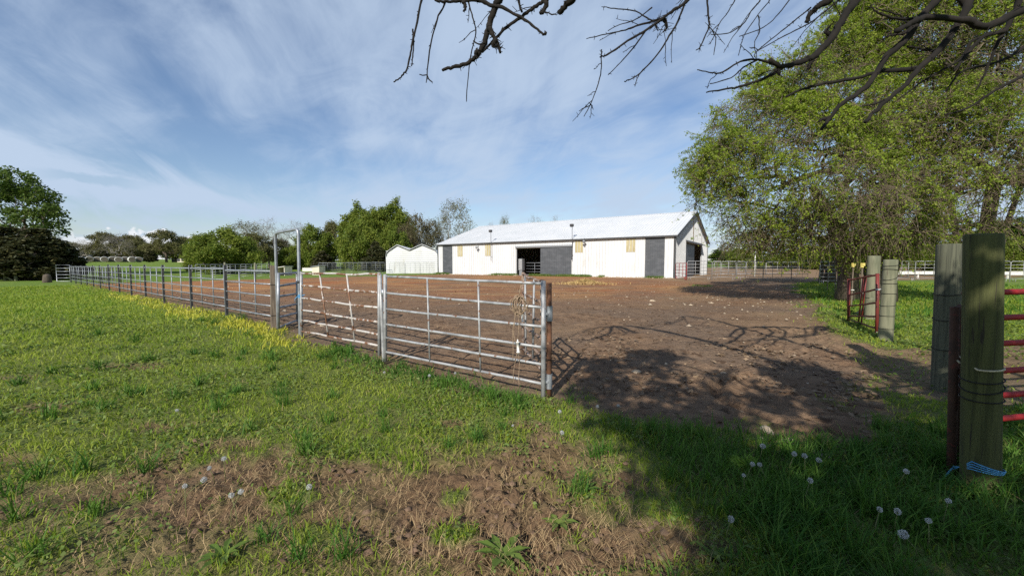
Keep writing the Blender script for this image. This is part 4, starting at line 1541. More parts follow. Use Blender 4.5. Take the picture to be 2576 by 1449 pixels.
pipe_panel('metal_gate', 'dull red bow gate hanging open beside the wire wound post', 'gate', (2207, 8.75), (2135, 10.3),
           [692, 728, 762, 796, 828], [705, 742, 770, 795, 803], [(2177, 2171), (2170, 2164)], M['red'], M['red'], .021, .034, low=(.18, 0), wob=.006, sd=5)
# silver hinge clamps on that gate
for v in (728, 836):
    p = at(2208, v, 8.74)
    o = MB().tube([p - Vector((0, 0, .018)), p + Vector((0, 0, .018))], .041, 10).tube([p, p + Vector((.13, -.10, .02))], .011, 6).build('hinge_clamp', M['galv_white'], [x for x in bpy.data.objects if x.get('label', '').startswith('dull red bow gate')][0])


def near_red_gate():
    # end stile seen edge on left of the thick post; the gate runs away to the right behind it
    top, bot = at(2423, 766, 3.02), at(2404, 1222, 3.02)
    bot.z = max(bot.z, .03)
    t = thing('metal_gate', 'bright red six rail gate with a rusting end stile tied to the mossy post', 'gate', (top.x, top.y, 0))
    E = Vector((top.x + 3.4, top.y + .62, 0))
    MB().tube([top, (top + bot) / 2 + Vector((.004, 0, 0)), bot], .030, 12).build('stile', M['red_rust'], t, True)
    t2, b2 = at(2402, 772, 2.96), at(2392, 1225, 2.96)
    MB().tube([t2, (t2 + b2) / 2, b2], .027, 12).tube([t2 + Vector((0, 0, -.02)), top + Vector((0, 0, -.02))], .022, 8).build('stile', M['red_rust'], t, True)
    for v in (734, 797, 861, 929, 990, 1048):
        q = at(2530, v, 3.16)
        z = q.z
        MB().tube([Vector((top.x + .02, top.y + .01, z + .0)), Vector((top.x + .25, top.y + .06, z)), Vector((E.x, E.y, z + .01))], .0235, 10).build('rail', M['red_bright'], t, True)
    zt = at(2530, 734, 3.16).z
    for f in (.36, .70, 1.0):
        x, y = top.x + 3.4 * f, top.y + .62 * f - .03
        MB().tube([(x, y, .36), (x, y, zt)], .018, 8).build('upright', M['red_bright'], t, True)
    knob = at(2425, 933, 2.92)
    MB().lathe(knob, [(.004, .026), (.02, .02), (.026, 0), (.02, -.02), (.010, -.03), (.012, -.30)], 12).build('latch_pin', M['red_rust'], t, True)
    # cream cord round post and stile
    px, py = PB[0].x, PB[0].y
    c = thing('cord_loop', 'cream cord looped round the mossy post and the rusty gate stile', 'cord', at(2460, 932, 2.7))
    zc = at(2470, 934, 2.66).z
    loop = []
    sx, sy = top.x - .045, top.y + .01
    ox = .035
    for i in range(15):
        a = -2.5 + i * (4.2 / 14)
        loop.append((px + ox + .112 * math.cos(a), py + .112 * math.sin(a), zc - .006 * math.sin(a * 2)))
    pts = [(sx, sy - .03, zc + .035)] + loop + [(sx + .03, sy + .05, zc + .03), (sx, sy - .03, zc + .035)]
    MB().tube(pts, .0062, 7).build('loop', M['cord'], c, True)
    # blue twine near the ground
    tw = thing('baling_twine', 'bright blue twine wound round the foot of the mossy post', 'twine', at(2460, 1190, 2.7))
    m = MB()
    for j in range(4):
        zt2 = at(2470, 1188, 2.64).z + .019 * (j - 1.5)
        loop = []
        for i in range(15):
            a = -2.75 + i * (4.4 / 14)
            loop.append((px + .084 + (.113 + .002 * j) * math.cos(a), py + (.113 + .002 * j) * math.sin(a), zt2 - .016 * (1 - math.cos((i / 14) * math.pi)) - .013 * j * math.sin(i / 14 * math.pi)))
        st = at(2399, 1172 + 3 * j, 2.90)
        m.tube([st] + loop, .0036, 6)
    m.tube([at(2399, 1174, 2.90), at(2386, 1188, 2.88), at(2374, 1201, 2.86), at(2363, 1212, 2.86)], [.0048, .005, .006, .009], 6)
    m.build('strands', M['twine'], tw, True)


near_red_gate()


def tee_posts():
    spec = [(2084, 671, 22.0, 'farthest green tee post with a yellow cap by the tree row'),
            (2104, 669, 19.5, 'tee post with a yellow cap, second farthest by the tree row'),
            (2147, 664, 14.0, 'tee post with a yellow cap left behind the red bow gate'),
            (2170, 664, 12.6, 'tee post with a yellow cap right behind the red bow gate')]
    base = None
    for u, v, Y, lab in spec:
        p = at(u, v, Y)
        z0 = h1(p.x, p.y)
        if base is None:
            base = thing('tee_post', lab, 'post', (p.x, p.y, z0), 0, 'yellow capped electric fence posts')
            MB().box(Vector((0, 0, .7)), .021, .006, .85).box(Vector((0, .018, .7)), .005, .012, .85).build('shaft', M['timber'], base, local=True)
            MB().box(Vector((0, -.01, 1.58)), .055, .03, .05).box(Vector((-.03, -.015, 1.51)), .03, .025, .035).build('cap', M['yellow'], base, local=True)
            MB().box(Vector((0, -.015, .62)), .045, .02, .018).build('insulator', M['plastic'], base, local=True)
            base.scale = (1, 1, (p.z - z0) / 1.6)
        else:
            dup(base, (p.x, p.y, z0), .2, (1, 1, (p.z - z0) / 1.6), lab)


tee_posts()


# corral panels: one prototype, copied
def corral_panel(mat, L=3.05, hgt=1.55, rails=6):
    t = thing('corral_fence', 'x', 'corral fence', (0, 0, 0))
    MB().tube([(0, 0, 0), (0, 0, hgt - .1), (.1, 0, hgt), (L - .1, 0, hgt), (L, 0, hgt - .1), (L, 0, 0)], .024, 8).build('frame', mat, t, True, True)
    for i in range(rails - 1):
        z = .26 + (hgt - .26) * i / (rails - 1)
        MB().tube([(0, 0, z), (L, 0, z)], .020, 6).build('rail', mat, t, True, True)
    for x in (L / 3, 2 * L / 3):
        MB().tube([(x, 0, .24), (x, 0, hgt)], .022, 6).build('upright', mat, t, True, True)
    for x in (.35, L - .35):
        MB().tube([(x - .12, 0, .26), (x - .1, 0, .04), (x + .1, 0, .04), (x + .12, 0, .26)], .018, 6).build('foot', mat, t, True, True)
    return t


def corral():
    base = corral_panel(M['galv_white'])
    first = [True]

    def put(p, q, lab, grp, hs=1.0, mat=None):
        L = math.hypot(q.x - p.x, q.y - p.y)
        z = h1((p.x + q.x) / 2, (p.y + q.y) / 2)
        rz = math.atan2(q.y - p.y, q.x - p.x)
        if first[0] and mat is None:
            base.location, base.rotation_euler, base.scale = (p.x, p.y, z), (0, 0, rz), (L / 3.05, 1, hs)
            base['label'], base['group'] = lab, grp
            first[0] = False
            return base
        o = dup(base if mat is None else mat, (p.x, p.y, z), rz, (L / 3.05, 1, hs), lab, grp)
        return o
    G = 'silver corral panels across the back of the yard'
    P = lambda u, Y: Vector((K(u) * Y, Y, 0))
    put(P(1728, 32.6), P(1790, 33.0), 'silver corral gate right of the small red panel by the barn gable', G)
    put(P(1792, 33.0), P(1852, 32.6), 'silver corral panel just right of the barn gable corner', G)
    put(P(1853, 32.6), P(1919, 32.4), 'silver corral panel in front of the white pole', G)
    put(P(1920, 32.4), P(1990, 32.2), 'silver corral panel half in tree shade', G)
    put(P(1991, 32.2), P(2032, 31.9), 'shaded silver corral panel at the edge of the big tree trunks', G)
    put(P(2062, 27.0), P(2128, 27.5), 'silver panel behind the yellow capped posts under the big tree', G)
    G2 = 'pipe panels of the far paddock fence'
    put(P(1796, 44), P(1850, 46), 'distant corral panel beyond the barn gable corner', G2)
    put(P(1852, 46), P(1925, 47), 'distant corral panel behind the white pole', G2)
    put(P(1927, 47), P(2010, 47), 'distant corral panel left of the tree trunks', G2)
    put(P(2250, 31), P(2301, 31.5), 'pipe panel right behind the wire wound post', G2)
    put(P(2302, 31.5), P(2372, 31), 'pipe panel left of the grey round post beyond the pasture', G2)
    put(P(2373, 31), P(2440, 30.5), 'pipe panel between the grey post and the mossy post in the distance', G2)
    put(P(2441, 30.5), P(2540, 30), 'pipe panel right of the mossy post far behind the red gate', G2)
    put(P(2541, 30), P(2640, 29.5), 'pipe panel cut by the right edge of the photo', G2)
    # far left, behind the yard
    dk = corral_panel(M['galv_far'])
    used = [False]

    def put2(p, q, lab, grp, hs=1.0):
        if not used[0]:
            L = math.hypot(q.x - p.x, q.y - p.y)
            dk.location = (p.x, p.y, h1(p.x, p.y))
            dk.rotation_euler = (0, 0, math.atan2(q.y - p.y, q.x - p.x))
            dk.scale = (L / 3.05, 1, hs)
            dk['label'], dk['group'] = lab, grp
            used[0] = True
        else:
            put(p, q, lab, grp, hs, dk)
    G3 = 'grey pipe panels in front of the white shed'
    put2(P(980, 52), P(1019, 52.3), 'grey pipe panel before the left bay of the white shed', G3)
    put2(P(1020, 52.3), P(1057, 52.6), 'grey pipe panel before the valley of the white shed roof', G3)
    put2(P(1058, 52.6), P(1081, 52.8), 'grey pipe panel before the right bay of the white shed', G3)
    put2(P(1082, 52.8), P(1094, 52.9), 'narrow ladder panel at the right end before the white shed', G3)
    G4 = 'dull pipe panels behind the back edge of the yard'
    us = [802, 836, 868, 900, 934, 968]
    labs = ['right beside the cream shelter', 'second right of the cream shelter', 'third right of the cream shelter',
            'fourth right of the cream shelter', 'next to the left wall of the white shed']
    for a, b, l in zip(us, us[1:], labs):
        put2(P(a, 56), P(b, 56), 'dull pipe panel ' + l, G4, 1.05)
    us = [492, 530, 566, 606, 646, 684]
    labs = ['farthest left under the round green tree', 'left of the two wooden poles', 'right of the first wooden pole',
            'left of the second wooden pole', 'just left behind the timber post']
    for a, b, l in zip(us, us[1:], labs):
        put2(P(a, 38 + (a - 490) * .03), P(b, 38 + (b - 490) * .03), 'thin grey pipe panel in the back fence, ' + l, G4, .95)
    # little red panel at the barn corner
    rd = corral_panel(M['red_bright'], 3.05, 1.4, 5)
    p, q = P(1699.5, 35.6), P(1727, 32.5)
    rd.location = (p.x, p.y, h1(p.x, p.y) - .02)
    rd.rotation_euler = (0, 0, math.atan2(q.y - p.y, q.x - p.x))
    rd.scale = (math.hypot(q.x - p.x, q.y - p.y) / 3.05, 1, 1)
    rd['label'] = 'red pipe panel standing at the near corner of the barn'
    # white board rail and white pole
    a, b = P(2240, 37), P(2700, 34)
    t = thing('white_rail', 'long low white board rail across the sunlit pasture on the right', 'rail fence', (a.x, a.y, h1(a.x, a.y)))
    za = at(2260, 686, 37).z
    m = MB()
    n = 6
    for i in range(n):
        s, e = a + (b - a) * (i / n), a + (b - a) * ((i + 1) / n - .004)
        m.box(Vector(((s.x + e.x) / 2, (s.y + e.y) / 2, za)), (e - s) / 2, Vector((0, .04, 0)), Vector((0, 0, .14 if i % 2 else .17)))
    m.build('board', M['plastic'], t)
    for i in range(n + 1):
        s = a + (b - a) * (i / n)
        MB().box(Vector((s.x, s.y + .1, (za + h1(s.x, s.y)) / 2)), .06, .05, (za - h1(s.x, s.y)) / 2 + .1).build('post', M['plastic'], t)
    p = at(1898, 692, 40)
    z0 = h1(p.x, p.y)
    t = thing('white_pole', 'slim white pole with a small lamp beyond the silver corral panels', 'pole', (p.x, p.y, z0))
    MB().tube([(p.x, p.y, z0), (p.x, p.y, at(1898, 640, 40).z)], [.07, .05], 8).build('shaft', M['plastic'], t, True)
    MB().lathe((p.x, p.y, at(1898, 636, 40).z), [(.03, .12), (.11, .06), (.09, -.10), (.06, -.14)], 10).build('lamp', M['glass_lamp'], t, True)


corral()


# ------------------------------------------------------------------ far left: wooden posts, bales, houses; sheds behind the yard
def far_things():
    for u, v, Y, lab in ((12, 685, 36, 'short wooden post with a slanting brace at the left edge'),
                         (39, 688, 36, 'wooden post right of the braced one at the left edge'),
                         (78, 690, 40, 'thin pale post under the dark cedar at the left')):
        p = at(u, v, Y)
        z0 = h1(p.x, p.y)
        t = thing('wooden_post', lab, 'post', (p.x, p.y, z0))
        MB().tube([(p.x, p.y, z0 - .2), (p.x, p.y, p.z)], .11 if u < 70 else .06, 10).build('shaft', M['post'], t, True)
        if u == 12:
            q = at(36, 708, 36)
            MB().bar((p.x, p.y - .1, p.z - .3), (q.x, q.y - .1, q.z + .1), .06, .12).build('brace', M['post'], t)
    for u, v, Y, lab in ((564, 660, 30, 'tall pale wooden pole behind the first left fence post'),
                         (640, 661, 31, 'tall pale wooden pole left of the timber post')):
        p = at(u, v, Y)
        z0 = h1(p.x, p.y)
        t = thing('wooden_pole', lab, 'pole', (p.x, p.y, z0))
        MB().tube([(p.x, p.y, z0 - .2), (p.x + .03, p.y, p.z)], [.075, .06], 10).build('shaft', M['post'], t, True)
    # stump by the cedar
    p = gp(119, 711)
    t = thing('tree_stump', 'round brown stump on the lawn edge before the dark cedar', 'stump', p)
    MB().lathe((0, 0, 0), [(.30, -.1), (.27, .2), (.25, .4), (.22, .62), (.08, .7)], 12).build('trunk', M['bark'], t, True, True)
    # white wrapped bales
    base = None
    us = [192, 206, 226, 247, 264, 283, 300, 315, 332, 350]
    labs = ['leftmost, half behind the dark cedar', 'second from the dark cedar', 'third from the dark cedar', 'fourth from the dark cedar',
            'fifth from the dark cedar', 'sixth from the dark cedar', 'fourth from the right end', 'third from the right end',
            'second from the right end', 'last at the right end']
    for i, (u, l) in enumerate(zip(us, labs)):
        Y = 100 + (i % 2) * 2.0
        p = at(u, 667, Y)
        z0 = h1(p.x, p.y)
        lab = f'white wrapped round hay bale, {l} of the row'
        if base is None:
            base = thing('hay_bale', lab, 'hay bale', (p.x, p.y, z0), R(38), 'white wrapped hay bales in the far field')
            n = 20
            MB().tube([(0, y, .72) for y in (-.85, -.8, .8, .85)], [.66, .74, .74, .66], n, False).build('wrap', M['bale'], base, True, True)
            MB().tube([(0, y, .72) for y in (-.845, .845)], .655, n).build('hay', M['bale_end'], base, False, True)
            base.scale = (1.05, 1.3, .93)
        else:
            dup(base, (p.x, p.y, z0), R(38 + (i * 37) % 11), (1.0 + .1 * (i % 2), 1.3, .9 + .04 * (i % 3)), lab)

    def house(label, cat, u0, u1, v0, ve, vb, Y, dep, wm, rm, openings=1):
        A, B = at(u0, vb, Y), at(u1, vb, Y)
        zb = h1(A.x, A.y) - .3
        ze, zr = at(u0, ve, Y).z, at(u0, v0, Y).z
        t = thing('house' if cat == 'house' else 'farm_shed', label, cat, (A.x, A.y, zb))
        W = B.x - A.x
        MB().box(Vector(((A.x + B.x) / 2, Y + dep / 2, (zb + ze) / 2)), W / 2, dep / 2, (ze - zb) / 2).build('wall', wm, t)
        o = .4
        m = MB()
        m.prism([(A.x - o, Y - o, ze - .05), (A.x - o, Y + dep / 2, zr), (A.x - o, Y + dep + o, ze - .05), (A.x - o, Y + dep / 2, zr - .25)], (W + 2 * o, 0, 0))
        m.build('roof', rm, t)
        for i in range(openings):
            x = A.x + W * (i + .5) / openings
            MB().box(Vector((x, Y - .03, (zb + ze) / 2 + .3)), .5, .04, .55).build('window', M['trim'], t)
        MB().box(Vector((A.x + W * .12, Y - .03, zb + 1.3)), .5, .035, 1.05).build('door', M['trim'], t)
    house('red brick house with a bright metal roof beyond the hay bales', 'house', 222, 271, 633, 643, 656, 128, 9, M['brick'], M['roof_white'], 4)
    house('small dark house with a bright roof slope left of the brick house', 'house', 180, 208, 632, 643, 656, 134, 8, M['brick'], M['roof_white'], 2)
    house('grey roofed house half hidden in the far tree line', 'house', 432, 466, 636, 648, 658, 132, 9, M['pale_wall'], M['galv_far'], 3)
    # lean-to shelters: sloping roof, boarded sides, open front
    for u0, u1, v0, v1, vb, Y, lab, open_ in ((785, 803, 672, 669, 687, 54, 'cream boarded lean to shelter behind the yard', False),
                                             (694, 716, 675, 671, 687, 52, 'open fronted cream shelter seen through the walk gate frame', True)):
        A, B = at(u0, vb, Y), at(u1, vb, Y)
        zb = h1(A.x, A.y) - .05
        z0, z1 = at(u0, v0, Y).z, at(u1, v1, Y).z
        t = thing('shelter', lab, 'shelter', (A.x, A.y, zb))
        if open_:
            MB().box(Vector((A.x + .04, Y + .9, (zb + z0) / 2)), .04, .9, (z0 - zb) / 2 - .01).build('side_wall', M['pale_wall'], t)
            MB().box(Vector((B.x - .04, Y + .9, (zb + z1) / 2)), .04, .9, (z1 - zb) / 2 - .01).build('side_wall', M['pale_wall'], t)
            MB().prism([(A.x + .08, Y + 1.75, zb), (B.x - .08, Y + 1.75, zb), (B.x - .08, Y + 1.75, z1), (A.x + .08, Y + 1.75, z0)], (0, .05, 0)).build('back_wall', M['galv_far'], t)
        else:
            m = MB().prism([(A.x, Y, zb), (B.x, Y, zb), (B.x, Y, z1), (A.x, Y, z0)], (0, 1.8, 0))
            for k in range(1, 5):
                m.box(Vector(((A.x + B.x) / 2, Y - .008, zb + (z0 - zb) * k / 5)), (B.x - A.x) / 2 - .01, .008, .012)
            m.build('wall', M['pale_wall'], t)
        MB().prism([(A.x - .1, Y - .15, z0 + .01), (B.x + .1, Y - .15, z1 + .01), (B.x + .1, Y - .15, z1 + .08), (A.x - .1, Y - .15, z0 + .08)], (0, 2.1, 0)).build('roof', M['plastic'] if open_ else M['galv_far'], t)
    # white tank on the far pasture
    p = gp(523, 0) if False else at(525, 668, 62)
    # parked pale trough
    p = at(777, 664, 70)
    t = thing('water_trough', 'small white water trough on the far green pasture', 'trough', (p.x, p.y, h1(p.x, p.y)))
    MB().box(Vector((0, 0, .3)), 1.0, .35, .3).build('tub', M['plastic'], t, local=True)
    MB().box(Vector((0, 0, .62)), .9, .27, .015).build('water', M['trim'], t, local=True)
    # little heap of hay on the yard before the barn
    p = gp(1472, 715)
    x, y, r = p.x, p.y, np.random.default_rng(4)
    n = 1500
    a, q = r.uniform(0, 2 * math.pi, n), np.abs(r.normal(0, .6, n))
    X, Y2 = x + 1.6 * q * np.cos(a), y + 1.1 * q * np.sin(a)
    V, Ft, rn = blades(X, Y2, H(X, Y2) + .24 * np.exp(-(q / .5) ** 2), r.uniform(.1, .25, n), np.full(n, .03), 1.2, r.uniform(0, 1, n), 5)
    o = link('hay_heap', mesh_np('hay_heap', V, Ft, False, {'rnd': rn}), M['hay'])
    tag(o, 'small heap of loose yellow hay on the yard before the barn', 'hay heap')
    # weeds and rubble along the foot of the barn front
    n = 3000
    s = r.uniform(0, BW, n)
    off = -np.abs(r.normal(.1, .35, n)) - .05
    dens = sm(.45, .62, fbm(s, s * 0, .55, 3, 9))
    k = r.uniform(0, 1, n) < dens
    s, off = s[k], off[k]
    X = BARN_N.x + _a.x * s + _b.x * off
    Y2 = BARN_N.y + _a.y * s + _b.y * off
    nb = 8
    X, Y2 = np.repeat(X, nb) + r.normal(0, .08, len(X) * nb), np.repeat(Y2, nb) + r.normal(0, .08, len(X) * nb)
    V, Ft, rn = blades(X, Y2, H(X, Y2), r.uniform(.10, .34, len(X)), np.full(len(X), .035), .8, r.uniform(0, 1, len(X)), 6)
    o = link('weeds', mesh_np('weeds', V, Ft, False, {'rnd': rn}), M['clover'])
    tag(o, 'low green weeds along the foot of the barn front', 'weeds', kind='stuff')
    n = 260
    s = np.concatenate([r.uniform(0, 8, n // 2), r.uniform(16, 29, n // 2)])
    off = -np.abs(r.normal(.4, .35, n)) - .15
    X = BARN_N.x + _a.x * s + _b.x * off
    Y2 = BARN_N.y + _a.y * s + _b.y * off
    V, Ft = rock_mesh(n, np.stack([X, Y2, H(X, Y2)], 1), r.uniform(.05, .15, n), r, 3)
    tag(link('rubble', mesh_np('rubble', V, Ft), M['stone']), 'pale stone rubble along the foot of the barn', 'rubble', kind='stuff')


far_things()


# ------------------------------------------------------------------ trees
def grow(trunk, attract, seed, seg=.5, wig=.05, rise=.12, tip=.012, exp=.46, start=0):
    """branch skeleton: every attractor is joined to the nearest part of the tree grown so far"""
    r = np.random.default_rng(seed)
    top = np.array(trunk[-1])
    n_max = len(trunk) + len(attract) * 14
    P = np.zeros((n_max, 3))
    par = np.full(n_max, -1)
    n = 0
    for q in trunk:
        P[n] = q
        par[n] = n - 1
        n += 1
    order = np.argsort(np.linalg.norm(attract - top, axis=1))
    for ai in order:
        a = attract[ai]
        dist = np.linalg.norm(P[start:n] - a, axis=1)
        # prefer joints that lie closer to the trunk than the tip does
        back = np.linalg.norm(P[start:n] - top, axis=1)
        i = start + int(np.argmin(dist + .22 * back))
        p0 = P[i]
        pd = p0 - P[par[i]] if par[i] >= 0 else np.array([0, 0, 1.0])
        pd = pd / (np.linalg.norm(pd) + 1e-9)
        L = np.linalg.norm(a - p0)
        if L < 1e-3:
            continue
        k = int(min(12, max(1, round(L / seg))))
        c = p0 + pd * L * .38 + np.array([0, 0, rise * L])
        prev = i
        for s in range(1, k + 1):
            t = s / k
            q = (1 - t) ** 2 * p0 + 2 * t * (1 - t) * c + t * t * a
            if s < k:
                q = q + r.normal(0, wig * min(seg, L / k), 3)
            P[n] = q
            par[n] = prev
            prev = n
            n += 1
    P, par = P[:n], par[:n]
    acc = np.zeros(n)
    has = np.zeros(n, bool)
    has[par[par >= 0]] = True
    acc[~has] = 1
    for i in range(n - 1, 0, -1):
        if par[i] >= 0:
            acc[par[i]] += acc[i]
    rad = tip * np.maximum(acc, 1) ** exp
    return P, par, acc, rad, ~has


def limbs_mesh(P, par, rad, name, flare=1.0):
    out_v, out_f, base = [], [], 0
    child = np.arange(len(P))[par >= 0]
    for lo, hi, n in ((0, .02, 3), (.02, .07, 5), (.07, 9, 10)):
        s = child[(rad[child] >= lo) & (rad[child] < hi)]
        if not len(s):
            continue
        a, b = P[par[s]], P[s]
        r1 = rad[s]
        r0 = np.minimum(rad[par[s]], r1 * 1.25)
        d = b - a
        d /= np.linalg.norm(d, axis=1)[:, None] + 1e-9
        ref = np.where(np.abs(d[:, 2:3]) < .9, np.array([[0, 0, 1.0]]), np.array([[1.0, 0, 0]]))
        u = np.cross(d, ref)
        u /= np.linalg.norm(u, axis=1)[:, None] + 1e-9
        w = np.cross(u, d)
        ang = 2 * math.pi * np.arange(n) / n
        cs, sn = np.cos(ang), np.sin(ang)
        ring = u[:, None, :] * cs[None, :, None] + w[:, None, :] * sn[None, :, None]
        V0 = (a - d * (r0 * .3)[:, None])[:, None, :] + ring * r0[:, None, None]
        V1 = b[:, None, :] + ring * r1[:, None, None]
        V = np.concatenate([V0, V1], 1).reshape(-1, 3)
        j = np.arange(n)
        q = np.stack([j, (j + 1) % n, (j + 1) % n + n, j + n], 1)
        Fq = (np.arange(len(s))[:, None, None] * 2 * n + q[None]).reshape(-1, 4)
        out_v.append(V)
        out_f.append(Fq + base)
        base += len(V)
    return mesh_np(name, np.concatenate(out_v), np.concatenate(out_f), True)


def lobes_points(lobes, n, r, outer=.45):
    vol = np.array([l[3] * l[4] * l[5] for l in lobes]) ** .8
    cnt = np.maximum(1, (vol / vol.sum() * n).astype(int))
    out = []
    for l, c in zip(lobes, cnt):
        d = r.normal(0, 1, (c, 3))
        d /= np.linalg.norm(d, axis=1)[:, None]
        q = d * r.uniform(0, 1, c)[:, None] ** outer
        out.append(np.array(l[:3]) + q * np.array(l[3:6]))
    return np.concatenate(out)


def twigs(tips, dirs, r, per, length, droop, rad):
    """thin bent twigs leaving the branch tips; returns points along them and the mesh arrays"""
    n = len(tips) * per
    p0 = np.repeat(tips, per, 0)
    d = np.repeat(dirs, per, 0) + r.normal(0, .75, (n, 3))
    d /= np.linalg.norm(d, axis=1)[:, None]
    L = length * r.uniform(.4, 1.3, n)[:, None]
    p1 = p0 + d * L * .5 + np.array([0, 0, -.06]) * droop * L
    p2 = p0 + d * L * .95 + np.array([0, 0, -.5]) * droop * L + r.normal(0, .06, (n, 3)) * L
    P = np.concatenate([p0, p1, p2])
    par = np.concatenate([np.full(n, -1), np.arange(n), np.arange(n) + n])
    R_ = np.concatenate([np.full(n, rad), np.full(n, rad * .75), np.full(n, rad * .4)])
    return P, par, R_, p1, p2


def make_tree(name, seed, trunk, lobes, n_att, tip, leaf_m, bark_m, n_leaf, leaf_size, spread, seg=.6, wig=.12, rise=.1,
              twig=None, exp=.46, flat=0.0, long=1.5, outer=.45, trunk_r=None, sunflat=0.0, loc=(0, 0, 0), thick=None, parent=None):
    """children trunk and crown under a given root (local coordinates)"""
    r = np.random.default_rng(seed)
    att = lobes_points(lobes, n_att, r, outer)
    P, par, acc, rad, leaf = grow(trunk, att, seed, seg, wig, rise, tip, exp)
    if trunk_r:
        rad = rad * 1.0
        k = trunk_r / rad[0]
        rad = np.where(acc > 6, rad * (1 + (k - 1) * np.clip(np.log(np.maximum(acc, 1)) / math.log(acc[0] + 1), 0, 1)), rad)
    # root flare
    rad[0] *= 1.25
    me = limbs_mesh(P, par, rad, 'trunk')
    tr = link('trunk', me, bark_m, parent)
    tips = np.where(acc <= 2)[0]
    tips = tips[par[tips] >= 0]
    d = P[tips] - P[par[tips]]
    d /= np.linalg.norm(d, axis=1)[:, None] + 1e-9
    src = P[tips]
    if twig:
        per, ln, droop, rd = twig
        TP, Tpar, TR, q1, q2 = twigs(P[tips], d, r, per, ln, droop, rd)
        me = limbs_mesh(TP, Tpar, TR, 'twigs')
        link('twigs', me, bark_m, parent)
        src = np.concatenate([q1, q2, (q1 + q2) / 2])
    if n_leaf:
        C = src[r.integers(0, len(src), n_leaf)] + r.normal(0, spread, (n_leaf, 3))
        V, Fq, rn = leaf_cards(C, leaf_size, r, flat, long)
        link('crown', mesh_np('crown', V, Fq, False, {'rnd': rn}), leaf_m, parent)
    return P, par, rad


def straight(h, n=5, wob=.05, seed=0, lean=(0, 0)):
    r = random.Random(seed)
    return [np.array([lean[0] * i / n + r.uniform(-wob, wob) * (i > 0), lean[1] * i / n + r.uniform(-wob, wob) * (i > 0), -.25 + (h + .25) * i / n]) for i in range(n + 1)]


def ring_lobes(seed, n, R0, z0, z1, rx, rz, core=None):
    r = random.Random(seed)
    L = []
    for i in range(n):
        a = 2.399 * i + r.uniform(-.4, .4)
        t = (i + .5) / n
        z = z0 + (z1 - z0) * t
        k = math.sin(math.pi * min(max(.18 + .78 * t, 0), 1)) ** .7
        q = R0 * k * r.uniform(.55, 1.05)
        s = r.uniform(.75, 1.25)
        L.append((q * math.cos(a), q * math.sin(a), z + r.uniform(-.4, .4), rx * s, rx * s, rz * s * r.uniform(.8, 1.2)))
    if core:
        L.append(core)
    return L


PROTO = {}


